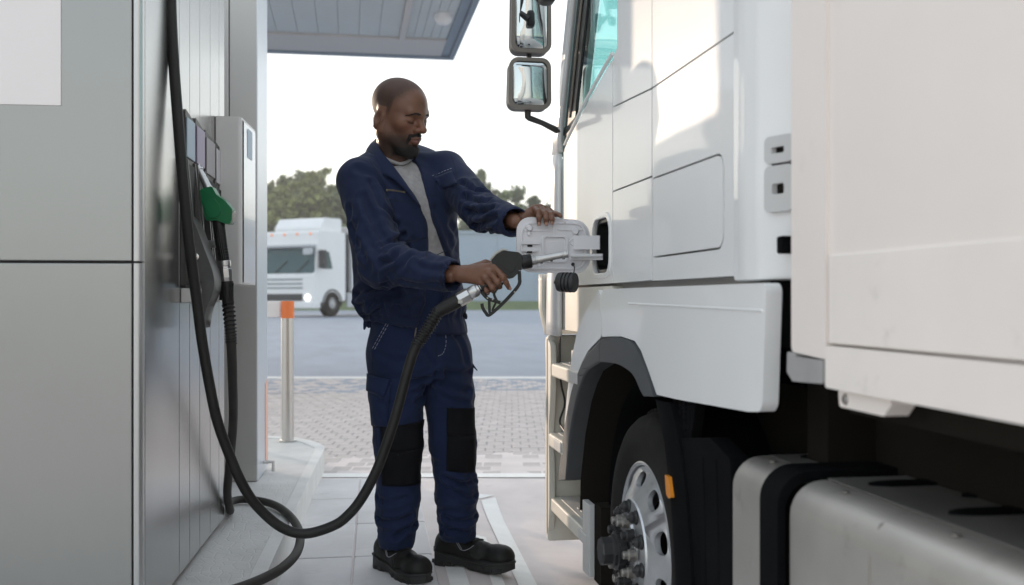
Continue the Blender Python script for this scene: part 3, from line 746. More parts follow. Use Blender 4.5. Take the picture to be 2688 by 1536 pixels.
b.grid([[(x, u, v) for u, v in ring + ring[:1]] for x in (SX + .04, SX + .165)]); T(b, 'filler_recess', 'black')
b = MB(); b.lathe([(.028, 0), (.034, .004), (.034, .07), (.026, .07), (.026, .0)], (SX + .07, 3.10, 1.16), (1, 0, 0), 20); T(b, 'filler_neck', 'capblack')
b = MB(); b.tube([(SX + .06, 3.155, 1.10), (SX + .06, 3.152, 1.24)], .010, 10); T(b, 'filler_pipe', 'teal')
b = MB(); b.tube([(SX + .04, 3.06, 1.10), (SX + .03, 3.045, 1.125), (SX + .035, 3.035, 1.15), (SX + .06, 3.04, 1.165)], .003, 6); T(b, 'filler_tether', 'plate')

# --- open fuel flap: a pressed panel square to the cab side
FY = 3.20
flap = T(MB().py(rounded([(.531, 1.088), (.774, 1.080), (.774, 1.256), (.533, 1.266)], [.05, .05, .055, .045], 7), FY, FY + .012), 'fuel_flap', 'flapwhite', bevel=.005, seg=3)
def fl(outl, y0, y1, name='flap_rib', m='flapwhite', holes=(), bev=.0025): return MB().py(outl, y0, y1, holes).build(name, M[m], flap, bevel=bev)
def rr(x0, x1, z0, z1, r): return rounded([(x0, z0), (x1, z0), (x1, z1), (x0, z1)], r, 4)
fl(rr(.543, .764, 1.094, 1.250, .042), FY - .004, FY + .001, holes=[rr(.551, .756, 1.102, 1.242, .036)])
fl(rr(.612, .700, 1.118, 1.206, .014), FY - .006, FY + .001, holes=[rr(.620, .692, 1.126, 1.198, .010)])
fl(rr(.630, .682, 1.134, 1.186, .005), FY - .0025, FY + .001, bev=.001)
fl(rr(.650, .656, 1.206, 1.245, .002), FY - .004, FY + .001)
fl(rr(.556, .640, 1.218, 1.226, .003), FY - .004, FY + .001); fl(rr(.666, .748, 1.222, 1.229, .003), FY - .004, FY + .001)
for cx, cz in ((.572, 1.228), (.724, 1.218)):
    b = MB(); b.lathe([(0, .012), (.008, .012), (.0105, .008), (.0115, 0)], (cx, FY, cz), (0, -1, 0), 16); b.build('flap_buffer', M['flapwhite'], flap)
    fl(rr(cx - .005, cx + .003, cz - .024, cz - .010, .002), FY - .006, FY)
fl(rr(.545, .606, 1.176, 1.186, .003), FY - .008, FY + .001); fl(rr(.545, .600, 1.152, 1.160, .003), FY - .008, FY + .001)
fl(rr(.567, .583, 1.168, 1.174, .001), FY - .0035, FY + .001, 'latch_slot', 'black', bev=0); fl(rr(.565, .581, 1.148, 1.1535, .001), FY - .0095, FY + .001, 'latch_slot', 'black', bev=0)
b = MB(); b.py([(.686, 1.2455), (.690, 1.2405), (.694, 1.2455), (.690, 1.2505)], FY - .0055, FY); b.build('drain_mark', M['plate'], flap)
for cx, cz, r_ in ((.716, 1.185, .012), (.565, 1.115, .010), (.606, 1.112, .010)):
    b = MB(); b.lathe([(r_ * .6, .0015), (r_ * .8, .003), (r_, 0)], (cx, FY, cz), (0, -1, 0), 18); b.build('flap_rib', M['flapwhite'], flap)
h1 = MB().pz(rounded([(.715, FY - .006), (.800, FY - .030), (.803, FY - .020), (.72, FY + .002)], .003), 1.160, 1.205).build('hinge_arm', M['flapwhite'], flap, bevel=.002)
h2 = MB().pz(rounded([(.705, FY - .010), (.808, FY - .036), (.812, FY - .022), (.71, FY + .002)], .003), 1.126, 1.146).build('hinge_arm', M['flapwhite'], flap, bevel=.002)
MB().box(.706, .805, FY - .037, FY - .012, 1.134, 1.138).build('hinge_rib', M['plate'], flap)
# filler cap on its cord
b = MB(); b.lathe([(0, .005), (.005, .005), (.006, 0)], (.716, FY - .004, 1.112), (0, -1, 0), 10); b.build('cord_anchor', M['capblack'], flap)
cap_c = Vector((.668, 3.075, 1.052)); cax = Vector((.80, -.58, -.04)).normalized()
b = MB(); b.lathe([(0, -.03), (.022, -.03), (.029, -.026), (.031, -.020), (.031, -.008), (.027, -.007), (.027, -.003), (.0315, -.002), (.0315, .004), (.028, .005), (.028, .009), (.0315, .010), (.0315, .016), (.028, .017), (.028, .021), (.031, .022), (.031, .027), (.029, .030), (0, .031)], cap_c, cax, 30)
cp = T(b, 'filler_cap', 'capblack')
b = MB(); b.tube(spline([(.716, FY - .008, 1.112), (.713, 3.16, 1.10), (.70, 3.11, 1.086), (.692, 3.085, 1.078)], 6), .0018, 6); b.build('cap_cord', M['capblack'], cp)
b = MB(); b.tube([cap_c - cax * .026 + Vector((0, 0, -.004)), cap_c - cax * .040 + Vector((0, 0, .0))], .006, 8); b.build('cap_lug', M['capblack'], cp)

# --- lower cab: sill, front step tower, bumper corner
T(MB().px(rounded([(3.04, .90), (3.30, .885), (3.86, .885), (3.90, .93), (3.90, 1.040), (2.985, 1.040), (2.985, .95)], .02), SX + .004, SX + .06), 'door_sill', 'lit_cream', bevel=.014, seg=3)
b = MB(); prof = spline([(.780, 3.955), (.772, 3.985), (.790, 4.02), (.84, 4.05), (.95, 4.08)], 5)
rows = [[(x + (.03 * max(0, (.96 - z) / .14)) ** 1, y - .25 * max(0, (.955 - z)) ** 1.2 * 1.2, z) for x, y in prof] for z in np.linspace(.86, 1.10, 10)]
b.grid(rows); T(b, 'bumper_corner', 'lit_cream', solid=-.02)
T(MB().px(rounded([(3.90, .945), (3.945, .95), (3.945, 1.09), (3.90, 1.09)], .01), SX + .012, SX + .03), 'corner_slot', 'black')
T(MB().box(1.0, 2.5, 3.9, 4.06, .25, 1.06), 'bumper', 'lit_cream', bevel=.03)
T(MB().box(.99, 1.02, 3.52, 3.92, .05, .95), 'step_back_wall', 'lit_cream')
for (z, ya, yb, x0) in ((.755, 3.33, 3.80, .765), (.485, 3.575, 3.82, .760), (.235, 3.20, 3.83, .768)):
    st = T(MB().box(x0, .99, ya, yb, z - .052, z), 'step', 'lit_cream', bevel=.008, seg=2)
    MB().box(x0 + .03, .985, ya + .02, yb - .02, z, z + .004).build('step_tread', M['white_dirty'], st, bevel=.002)
    for k in range(7):
        MB().box(x0 + .05, .95, ya + .06 + k * .05, ya + .085 + k * .05, z + .004, z + .009).build('tread_bar', M['plate'], st, bevel=.002)
    MB().box(x0 - .004, x0 + .012, ya + .01, ya + .13, z - .045, z - .006).build('step_reflector', M['plate'], st, bevel=.003)
T(MB().px(spline([(3.84, .84), (3.79, .80), (3.80, .62), (3.83, .48), (3.815, .30), (3.83, .12), (3.89, .10), (3.90, .40), (3.89, .7), (3.90, .84)], 4, closed=True), .762, .785), 'step_side', 'lit_cream', bevel=.006)
T(MB().box(.762, .99, 3.84, 3.875, .06, .86), 'step_side', 'lit_cream', bevel=.01)
b = MB(); b.tube(spline([(.80, 3.80, .90), (.80, 3.79, .70), (.82, 3.80, .60), (.80, 3.80, .53), (.80, 3.70, .50)], 5), .004, 6); T(b, 'cable', 'gasket')
T(MB().box(.80, .85, 3.50, 3.60, .775, .815), 'sill_bracket', 'plate', bevel=.004)
T(MB().pz([(.765, 3.18), (.785, 3.18), (.785, 3.27), (.765, 3.27)], .10, .335), 'flap_bracket', 'plate', bevel=.003)
T(MB().box(.785, .90, 3.10, 3.19, .09, .34), 'flap_bracket', 'black')

# --- fairing, front wing, arch
fair = [(2.905, 1.030), (1.782, 1.030), (1.800, .800), (1.815, .786), (1.87, .780), (2.30, .762), (2.461, .758), (2.53, .812), (2.60, .862), (2.66, .886), (2.80, .893), (3.025, .884), (3.035, 1.010), (3.0, 1.030)]
fo = rounded(fair, [0, .018, .03, .02, .02, 0, .012, 0, .02, .02, 0, .012, .02, .02], 4)
T(MB().px(fo, SX - .022, SX + .010), 'wheel_fairing', 'white', bevel=.014, seg=4)
T(MB().px([(1.80, .975), (2.72, .985), (2.72, .990), (1.80, .981)], SX - .0245, SX - .02), 'fairing_crease', 'white', bevel=.002)
wing = [(3.040, .882), (3.046, 1.012), (3.075, 1.030), (3.13, 1.005), (3.26, .952), (3.37, .890), (3.46, .790), (3.53, .665), (3.575, .555), (3.56, .50)]
inn = [(3.52, .585), (3.44, .692), (3.31, .782), (3.21, .832)]
T(MB().px(rounded(wing + inn, .012, 3), SX - .020, SX + .05), 'front_wing', 'white', bevel=.012, seg=4)
ao = spline([(3.672, .325), (3.575, .515), (3.44, .684), (3.31, .772), (3.205, .822), (3.034, .874)], 5)
ai = spline([(3.034, .806), (3.205, .766), (3.29, .716), (3.37, .648), (3.46, .525), (3.535, .352)], 5)
T(MB().px([tuple(p) for p in ao] + [tuple(p) for p in ai], SX - .026, SX + .05), 'arch_trim', 'grey_plastic', bevel=.008, seg=3)
ao = spline([(3.030, .875), (2.85, .889), (2.694, .884), (2.62, .862), (2.545, .815), (2.472, .752)], 5)
ai = spline([(2.585, .755), (2.655, .792), (2.733, .806), (2.85, .813), (3.030, .807)], 5)
T(MB().px([tuple(p) for p in ao] + [(2.56, .745)] + [tuple(p) for p in ai], SX - .027, SX + .05), 'arch_trim', 'grey_plastic', bevel=.008, seg=3)
# wheel house
ai_all = [(3.535, .352), (3.46, .525), (3.37, .648), (3.29, .716), (3.205, .766), (3.034, .806), (2.85, .813), (2.733, .806), (2.655, .792), (2.585, .755), (2.51, .70)]
b = MB(); b.grid([[(SX + .03, y, z), (1.0, y - .04, z), (1.35, y - .06, z)] for y, z in [(3.55, .20)] + ai_all]); T(b, 'wheel_house', 'black')
T(MB().box(.985, .992, 3.12, 3.50, -.02, .80), 'wheel_house', 'black')
WC = Vector((.80, 2.68, .312))
rows = [[(x, WC.y + .46 * math.cos(a), WC.z + .47 * math.sin(a)) for x in (SX + .03, 1.35)] for a in np.linspace(-.25, math.pi + .1, 26)]
b = MB(); b.grid(rows); T(b, 'wheel_house', 'black_plastic')
T(MB().box(1.35, 1.37, 2.1, 3.2, -.0, .95), 'wheel_house', 'black')
# mudguard behind the wheel
mg = spline([(2.512, .742), (2.455, .668), (2.405, .56), (2.372, .44), (2.350, .311), (2.338, .15), (2.335, -.04)], 5)
rows = [[(SX + .15, y + .012, z) for y, z in mg], [(SX + .006, y + .012, z) for y, z in mg], [(SX - .008, y + .006, z) for y, z in mg], [(SX - .012, y - .012, z) for y, z in mg], [(SX - .009, y - .070, z) for y, z in mg], [(SX - .001, y - .095, z) for y, z in mg], [(SX + .06, y - .102, z) for y, z in mg]]
b = MB(); b.grid(rows); mgd = T(b, 'mudguard', 'black_plastic')
T(MB().px(rounded([(2.41, .655), (2.155, .690), (2.03, .66), (2.0, -.03), (2.27, -.03), (2.29, .3), (2.34, .5)], .02), SX + .006, SX + .05), 'mudguard_apron', 'black_plastic', bevel=.015)
for k in range(2):
    T(MB().tube(spline([(SX + .0075, 2.20 - k * .085, .640 + .008 * k), (SX + .0075, 2.185 - k * .085, .45), (SX + .0075, 2.175 - k * .085, .1)], 5), .004, 6), 'apron_rib', 'black_plastic')
for i in range(4):
    for j in range(3):
        b = MB(); b.lathe([(0, .006), (.009, .004), (.012, 0)], (SX + .02, 2.43 - j * .035, .745 - i * .024 - j * .004), (-1, 0, 0), 10); T(b, 'grip_stud', 'black_plastic')
T(MB().px([(2.47, .75), (2.30, .75), (2.33, .655), (2.43, .655)], SX + .02, SX + .05), 'stud_plate', 'black_plastic', bevel=.004)
b = MB(); b.px(rounded([(2.402, .567), (2.374, .565), (2.354, .518), (2.372, .513), (2.391, .519)], [.004, .004, .004, .008, .008], 4), SX - .020, SX - .004); T(b, 'side_reflector', 'amber', bevel=.003)

# --- wheel
wheel = T(MB().lathe([(.262, .02), (.236, .008), (.240, -.002), (.262, -.006), (.285, -.012), (.300, -.012), (.330, -.010), (.350, .0), (.366, .018), (.374, .045), (.378, .09), (.378, .27), (.36, .30), (.262, .30)], (SX + .012, WC.y, WC.z), (1, 0, 0), 64, closed=True), 'wheel', 'tyre', smooth=50)
# tread blocks round the shoulder, too many to name
b = MB()
for k in range(72):
    a = 2 * math.pi * k / 72
    for s_, (xa, xb, rr_) in enumerate(((.050, .085, .3785), (.095, .135, .381))):
        a2 = a + s_ * .04
        c_, s2 = math.cos(a2), math.sin(a2)
        pts = []
        for rad in (.368, .386):
            for da in (-.032, .032):
                for x in (xa, xb): pts.append((SX + .012 + x, WC.y + rad * math.cos(a2 + da), WC.z + rad * math.sin(a2 + da)))
        b.add(pts, [(4, 5, 7, 6), (0, 1, 5, 4), (2, 6, 7, 3), (0, 4, 6, 2), (1, 3, 7, 5)])
o = b.build('tread_block', M['tyre'], wheel); o['kind'] = 'stuff'
rim = MB().lathe([(.245, .012), (.244, .000), (.236, -.004), (.229, .000), (.228, .014), (.224, .03), (.224, .12), (.245, .12)], (SX + .012, WC.y, WC.z), (1, 0, 0), 60, closed=True).build('rim', M['alloy'], wheel)
# conical disc with ten oval hand holes
RH = [(.225, .006), (.140, -.034)]
b = MB(); nS = 10
for k in range(nS):
    a0 = 2 * math.pi * k / nS; da = 2 * math.pi / nS
    outl = [(u, 0) for u in np.linspace(0, 1, 7)] + [(u, 1) for u in np.linspace(1, 0, 7)]
    hole = [(.5 + .25 * np.sign(math.cos(t)) * abs(math.cos(t)) ** .75, .38 + .25 * np.sign(math.sin(t)) * abs(math.sin(t)) ** .75) for t in np.linspace(0, 2 * math.pi, 22)[:-1]]
    def fn(u, v, l):
        r_ = RH[0][0] + (RH[1][0] - RH[0][0]) * v; h = RH[0][1] + (RH[1][1] - RH[0][1]) * (max(0, v) ** .9) + l
        a = a0 + da * u
        return (SX + .012 + h, WC.y + r_ * math.cos(a), WC.z + r_ * math.sin(a))
    b.prism(outl, fn, 0, .014, holes=[hole])
b.build('wheel_disc', M['alloy'], wheel, smooth=30)
MB().lathe([(.140, -.034), (.137, -.039), (.088, -.045), (.085, -.052), (.060, -.054), (.04, -.054)], (SX + .012, WC.y, WC.z), (1, 0, 0), 48).build('bolt_face', M['alloy'], wheel)
MB().lathe([(.12, .02), (.21, .10)], (SX + .04, WC.y, WC.z), (1, 0, 0), 40).build('brake_drum', M['black'], wheel)
b = MB(); b.lathe([(.052, 0), (.052, -.022), (.047, -.024)], (SX - .050, WC.y, WC.z), (1, 0, 0), 30); hubm = b
hubm.lathe([(.045, -.024), (.045, -.032), (.039, -.036), (.039, -.060), (.036, -.064), (0, -.064)], (SX - .050, WC.y, WC.z), (1, 0, 0), 8)
hubm.build('hub_cap', M['greasy'], wheel, smooth=30)
for k in range(12):
    a = 2 * math.pi * k / 12
    o = MB().box(-.020, -.003, -.005, .005, .049, .056).build('hub_rib', M['greasy'], wheel)
    o.location = (SX - .050, WC.y, WC.z); o.rotation_euler = (a, 0, 0)
for k in range(10):
    a = 2 * math.pi * (k + .35) / 10
    c = (SX + .012 - .040, WC.y + .118 * math.cos(a), WC.z + .118 * math.sin(a))
    b = MB(); b.lathe([(.020, 0), (.020, -.004), (.0175, -.007), (.016, -.008), (.016, -.016), (.012, -.020), (.007, -.023), (.006, -.027), (0, -.028)], c, (1, 0, 0), 12)
    b.build('nut_cap', M['greasy'], wheel, smooth=30)
    a += math.pi / 10; c = (SX + .012 - .050, WC.y + .082 * math.cos(a), WC.z + .082 * math.sin(a))
    b = MB(); b.lathe([(.018, 0), (.018, -.004), (.0155, -.005), (.0155, -.019), (.0125, -.021), (.011, -.022), (.011, -.033), (.009, -.035), (0, -.035)], c, (1, 0, 0), 6 if False else 14)
    b.build('wheel_nut', M['nut'] if k % 3 else M['greasy'], wheel, smooth=30)

# --- fuel tank with strap
def tank_seg(y0, y1, name, m, inset=0.0, parent=None, bev=.02):
    pr = rounded([(SX + inset, .04), (SX + .62 - inset, .04), (SX + .62 - inset, .672 - inset), (SX + inset, .672 - inset)], .062, 7)
    b = MB(); b.py(pr, y0, y1)
    return T(b, name, m, bevel=bev, seg=3) if parent is None else b.build(name, M[m], parent, bevel=bev, seg=3)
tank = tank_seg(1.835, 2.005, 'tool_box', 'tank')
tk = tank_seg(-1.2, 1.738, 'fuel_tank', 'tank', .004)
T(MB().py(rounded([(SX + .02, .06), (SX + .60, .06), (SX + .60, .655), (SX + .02, .655)], .055, 7), 1.70, 1.86), 'tank_saddle', 'black')
pr_o = rounded([(SX - .010, .03), (SX + .63, .03), (SX + .63, .682), (SX - .010, .682)], .066, 8); pr_i = rounded([(SX + .006, .05), (SX + .61, .05), (SX + .61, .664), (SX + .006, .664)], .058, 8)
T(MB().py(pr_o, 1.760, 1.842, holes=[pr_i]), 'tank_strap', 'black_plastic', bevel=.006, seg=3)
# tread plate on the top with the dark of its slots drawn as raised pads
MB().box(SX + .075, SX + .55, .6, 1.732, .6695, .6725).build('tread_plate', M['tank_top'], tk, bevel=.001)
MB().box(SX + .075, SX + .55, 1.845, 1.99, .6735, .6755).build('tread_plate', M['tank_top'], tank, bevel=.001)
rs = random.Random(5)
def slot(y, x0, x1, par, z):
    pts = spline([(x0, y), (x0 + .03, y + .018), ((x0 + x1) / 2, y + .021), (x1 - .03, y + .018), (x1, y), (x1 - .03, y - .018), ((x0 + x1) / 2, y - .020), (x0 + .03, y - .018)], 3, closed=True)
    MB().pz([tuple(p) for p in pts], z, z + .0045).build('slot_dark', M['black_plastic'], par, bevel=.0015)
for i, y in enumerate((1.65, 1.53, 1.41, 1.29, 1.17, 1.05)):
    slot(y, SX + .11 + .10 * (i % 2), SX + .28 + .10 * (i % 2), tk, .6726); slot(y, SX + .34 + .06 * (i % 2), SX + .50 + .04 * (i % 2), tk, .6726)
slot(1.94, SX + .12, SX + .30, tank, .6756); slot(1.94, SX + .34, SX + .5, tank, .6756); slot(1.885, SX + .2, SX + .40, tank, .6756)
for y in (1.92, 1.62, 1.30):
    b = MB(); b.lathe([(.008, 0), (.008, .002), (.003, .003), (0, .003)], (SX + .052, y, .6725 if y > 1.8 else .668), (0, 0, 1), 12); b.build('rivet', M['nut'], tk if y < 1.8 else tank)
MB().tube([(SX + .0035, 1.45, z) for z in (.1, .35, .60)] + [(SX + .02, 1.45, .65), (SX + .06, 1.45, .6685)], .0016, 6).build('weld_seam', M['nut'], tk)
# --- underbody: frame rails, engine, and dark boxes added to make the darkness below
T(MB().box(1.02, 1.12, -1.5, 3.6, .55, .80), 'frame_rail', 'black')
T(MB().box(2.2, 2.3, -1.5, 3.6, .55, .80), 'frame_rail', 'black')
T(MB().box(1.12, 2.2, 1.9, 3.6, .5, .98), 'engine_block', 'black')
T(MB().box(.92, 2.55, 1.84, 1.93, .55, 1.04), 'dark_backing', 'black')
T(MB().box(1.45, 2.5, -1.5, 1.84, .0, .80), 'dark_filler', 'black')
for wy in (2.68,):
    T(MB().lathe([(.2, 0), (.378, .02), (.378, .26), (.2, .28)], (2.36, wy, WC.z), (1, 0, 0), 32), 'offside_wheel', 'tyre')
T(MB().lathe([(.2, 0), (.378, .02), (.378, .5), (.2, .52)], (.95, -.9, WC.z), (1, 0, 0), 32), 'rear_wheel', 'tyre')

# --- mirrors on a bracket ahead of the door
def mirror(x0, x1, z0, z1, Y, name, label=None):
    tl_ = .018
    o = T(MB().py(rounded([(x0 - .006, z0 - .006), (x1 + .006, z0 - .006), (x1 + .004, z1 + .006), (x0, z1 + .006)], .032, 5), Y, Y + .07), name, 'mirror_case', bevel=.018, seg=3)
    MB().py(rounded([(x0 - .009, z0 - .008), (x1 + .008, z0 - .008), (x1 + .006, z1 + .008), (x0 - .003, z1 + .008)], .034, 5), Y - .006, Y + .012, holes=[rounded([(x0 + .006, z0 + .006), (x1 - .006, z0 + .006), (x1 - .007, z1 - .006), (x0 + .009, z1 - .006)], .024, 5)]).build('mirror_rim', M['mirror_rim'], o, bevel=.004)
    b = MB(); rows = []
    for t in np.linspace(0, 1, 7):
        rows.append([(x0 + .004 + (x1 - x0 - .008) * s, Y - .003 - .006 * (1 - (2 * s - 1) ** 2) * (1 - (2 * t - 1) ** 2), z0 + .004 + (z1 - z0 - .008) * t) for s in np.linspace(0, 1, 7)])
    b.grid(rows, flip=True)
    g = b.build('mirror_glass', M['mirror'], o, fix=False, solid=.002)
    return o
mirror(.583, .728, 1.705, 1.878, 3.65, 'wide_mirror')
mirror(.594, .728, 1.912, 2.255, 3.65, 'main_mirror')
b = MB(); b.tube([(.655, 3.69, 1.70), (.655, 3.69, 1.675), (.66, 3.69, 1.672), (.71, 3.69, 1.655), (.765, 3.70, 1.632), (.80, 3.72, 1.63)], [.013, .012, .011, .010, .012, .016], 10); T(b, 'mirror_arm', 'mirror_case')
b = MB(); b.tube([(.66, 3.69, 1.87), (.66, 3.69, 1.93)], .010, 8); T(b, 'mirror_arm', 'mirror_case')
b = MB(); b.tube([(.67, 3.50, 2.055), (.60, 3.46, 2.10), (.64, 3.45, 2.2), (.80, 3.40, 2.3)], [.016, .014, .014, .016], 10); T(b, 'mirror_bracket', 'mirror_case')
T(MB().box(.555, .605, 3.45, 3.50, 2.055, 2.09), 'kerb_mirror', 'mirror_case', bevel=.012)
T(MB().box(.655, .71, 3.42, 3.50, 2.03, 2.10), 'kerb_mirror', 'mirror_case', bevel=.016)

# ================================================================== TRAILER
tr = empty('semi_trailer', (.79, 1.7, -.067)); tag(tr, 'white box trailer coupled behind the cab, cut by the right edge', 'trailer')
def R_(b, name, m, **k): return T(b, name, m, root=tr, **k)
R_(MB().box(SX + .004, 2.62, -6, 1.66, .925, 3.0), 'box_body', 'trailer', bevel=.006)
R_(MB().px(rounded([(1.583, .899), (1.714, .905), (1.714, 3.0), (1.583, 3.0)], [.003, .012, .012, .003]), SX - .004, SX + .10), 'corner_post', 'trailer', bevel=.005, seg=3)
R_(MB().box(SX + .09, 2.62, 1.66, 1.712, .9, 3.0), 'front_wall', 'trailer', bevel=.004)
R_(MB().box(SX - .0015, SX + .03, -6, 1.579, .9255, 1.074), 'shade_edge_panel', 'trailer_rail', bevel=.004, seg=2)  # panel added so its top edge draws the shade boundary
R_(MB().px(rounded([(-6, .846), (1.579, .852), (1.579, .922), (-6, .922)], .005), SX - .006, SX + .08), 'bottom_rail', 'trailer_rail', bevel=.006, seg=3)
R_(MB().px(rounded([(1.584, .858), (1.70, .853), (1.724, .868), (1.722, .905), (1.69, .902), (1.69, .897), (1.584, .897)], .004), SX - .008, SX + .10), 'corner_cap', 'corner_grey', bevel=.006, seg=3)
R_(MB().px(rounded([(1.39, .85), (1.565, .85), (1.560, .822), (1.42, .822)], .006), SX + .01, SX + .05), 'tie_bracket', 'trailer_rail', bevel=.004)
b = MB(); b.lathe([(.010, 0), (.006, .004), (0, .004)], (SX + .01, 1.54, .836), (-1, 0, 0), 10); R_(b, 'bracket_bolt', 'nut')
for z in (1.01, 1.36):
    R_(MB().box(SX + .0, SX + .03, 1.714, 1.722, z, z + .02), 'seal_clip', 'white_dirty', bevel=.002)
R_(MB().box(SX + .08, 2.6, -6, 1.66, .80, .92), 'underframe', 'black')
R_(MB().box(SX + .05, SX + .25, -1.9, -1.6, -.0, .85), 'landing_leg', 'black')
# ================================================================== BODY MODELLING (signed distances turned into one skin)
f32 = np.float32
class SDF:
    """distance field on a regular grid, built up piece by piece"""
    def __init__(s, lo, hi, h):
        s.h = h; s.lo = np.array(lo, float); n = np.ceil((np.array(hi) - s.lo) / h).astype(int) + 1
        s.X, s.Y, s.Z = np.meshgrid(*[(s.lo[i] + h * np.arange(n[i])).astype(f32) for i in range(3)], indexing='ij')
        s.d = np.full(s.X.shape, 1.0, f32)
    def cone(s, a, b, r1, r2):
        a = np.array(a, float); b = np.array(b, float); ba = b - a; l2 = float(ba @ ba); rr = r1 - r2; a2 = l2 - rr * rr; il2 = 1 / l2
        px, py, pz = s.X - f32(a[0]), s.Y - f32(a[1]), s.Z - f32(a[2])
        y = px * f32(ba[0]) + py * f32(ba[1]) + pz * f32(ba[2]); z = y - f32(l2)
        qx, qy, qz = px * f32(l2) - y * f32(ba[0]), py * f32(l2) - y * f32(ba[1]), pz * f32(l2) - y * f32(ba[2])
        x2 = qx * qx + qy * qy + qz * qz; y2 = y * y * f32(l2); z2 = z * z * f32(l2)
        k = np.sign(rr) * rr * rr * x2
        out = (np.sqrt(x2 * f32(a2 * il2)) + y * f32(rr)) * f32(il2) - f32(r1)
        m1 = np.sign(z) * a2 * z2 > k; m2 = np.sign(y) * a2 * y2 < k
        o1 = np.sqrt(x2 + z2) * f32(il2) - f32(r2); o2 = np.sqrt(x2 + y2) * f32(il2) - f32(r1)
        return np.where(m1, o1, np.where(m2, o2, out)).astype(f32)
    def ell(s, c, r, B=None):
        """ellipsoid; B = rows of local axes"""
        px, py, pz = s.X - f32(c[0]), s.Y - f32(c[1]), s.Z - f32(c[2])
        if B is not None:
            q = [px * f32(B[i][0]) + py * f32(B[i][1]) + pz * f32(B[i][2]) for i in range(3)]
        else: q = [px, py, pz]
        k0 = np.sqrt(sum((q[i] / f32(r[i])) ** 2 for i in range(3))); k1 = np.sqrt(sum((q[i] / f32(r[i] ** 2)) ** 2 for i in range(3)))
        return (k0 * (k0 - 1) / np.maximum(k1, 1e-6)).astype(f32)
    def loft(s, rings, ang, p=2.0):
        """vertical stack of super-ellipses: (z, cx, cy, a, b); long axis turned by ang about z"""
        R_ = np.array(rings, float); o = np.argsort(R_[:, 0]); R_ = R_[o]
        zf = s.Z[0, 0, :]; sp = spline(R_, 12); q = [np.interp(zf, sp[:, 0], sp[:, i]).astype(f32) for i in (1, 2, 3, 4)]
        c, sn = math.cos(ang), math.sin(ang)
        px, py = s.X - q[0][None, None, :], s.Y - q[1][None, None, :]
        u = np.abs(px * f32(c) + py * f32(sn)) / q[2]; v = np.abs(-px * f32(sn) + py * f32(c)) / q[3]
        k = (u ** p + v ** p) ** (1 / p)
        d = (k - 1) * np.minimum(q[2], q[3])
        d = np.maximum(d, np.maximum(R_[0, 0] - s.Z, s.Z - R_[-1, 0]))
        return d.astype(f32)
    def add(s, d, k=0.0):
        if k <= 0: s.d = np.minimum(s.d, d)
        else:
            h = np.clip(.5 + .5 * (s.d - d) / f32(k), 0, 1); s.d = (d * h + s.d * (1 - h) - f32(k) * h * (1 - h)).astype(f32)
        return s
    def sub(s, d, k=0.0):
        if k <= 0: s.d = np.maximum(s.d, -d)
        else:
            h = np.clip(.5 - .5 * (s.d + d) / f32(k), 0, 1); s.d = (-d * h + s.d * (1 - h) + f32(k) * h * (1 - h)).astype(f32)
        return s
    def mesh(s):
        v = s.d; S = v < 0; nx, ny, nz = v.shape
        cs = [(i, j, k) for i in (0, 1) for j in (0, 1) for k in (0, 1)]
        sl = lambda A, c: A[c[0]:nx - 1 + c[0], c[1]:ny - 1 + c[1], c[2]:nz - 1 + c[2]]
        cnt = sum(sl(S, c).astype(np.int8) for c in cs); act = (cnt > 0) & (cnt < 8)
        I = np.argwhere(act); acc = np.zeros((len(I), 3)); num = np.zeros(len(I))
        for a in cs:
            for ax in range(3):
                if a[ax]: continue
                b = list(a); b[ax] = 1; b = tuple(b)
                va = v[I[:, 0] + a[0], I[:, 1] + a[1], I[:, 2] + a[2]]; vb = v[I[:, 0] + b[0], I[:, 1] + b[1], I[:, 2] + b[2]]
                m = (va < 0) != (vb < 0); t = np.zeros(len(I)); t[m] = va[m] / (va[m] - vb[m])
                p = np.array(a, float)[None, :].repeat(len(I), 0); p[:, ax] = t
                acc[m] += p[m]; num += m
        V = s.lo + s.h * (I + acc / num[:, None])
        idx = -np.ones(act.shape, int); idx[tuple(I.T)] = np.arange(len(I))
        F = []
        for ax in range(3):
            A0 = np.moveaxis(S, ax, 0); ch = A0[:-1] != A0[1:]
            J = np.argwhere(ch[:, 1:-1, 1:-1]); J[:, 1:] += 1
            inside = A0[J[:, 0], J[:, 1], J[:, 2]]
            ix = np.moveaxis(idx, ax, 0)
            q = np.stack([ix[J[:, 0], J[:, 1] - 1, J[:, 2] - 1], ix[J[:, 0], J[:, 1], J[:, 2] - 1], ix[J[:, 0], J[:, 1], J[:, 2]], ix[J[:, 0], J[:, 1] - 1, J[:, 2]]], 1)
            fl_ = inside if ax != 1 else ~inside
            q[~fl_] = q[~fl_][:, ::-1]
            F.append(q)
        F = np.concatenate(F); F = F[(F >= 0).all(1)]
        return V, F

def vnormals(V, F):
    n = np.cross(V[F[:, 1]] - V[F[:, 0]], V[F[:, 2]] - V[F[:, 0]]) + np.cross(V[F[:, 2]] - V[F[:, 0]], V[F[:, 3]] - V[F[:, 0]])
    N = np.zeros_like(V)
    for i in range(4): np.add.at(N, F[:, i], n)
    return N / np.maximum(np.linalg.norm(N, axis=1, keepdims=True), 1e-12)
def smooth_mesh(V, F, it=1, w=.5):
    E = np.concatenate([F[:, [0, 1]], F[:, [1, 2]], F[:, [2, 3]], F[:, [3, 0]]]); n = len(V)
    for _ in range(it):
        acc = np.zeros_like(V); c = np.zeros(n)
        np.add.at(acc, E[:, 0], V[E[:, 1]]); np.add.at(acc, E[:, 1], V[E[:, 0]]); np.add.at(c, E[:, 0], 1); np.add.at(c, E[:, 1], 1)
        V = V + w * (acc / np.maximum(c, 1)[:, None] - V)
    return V
_perm = np.random.RandomState(11).permutation(512)
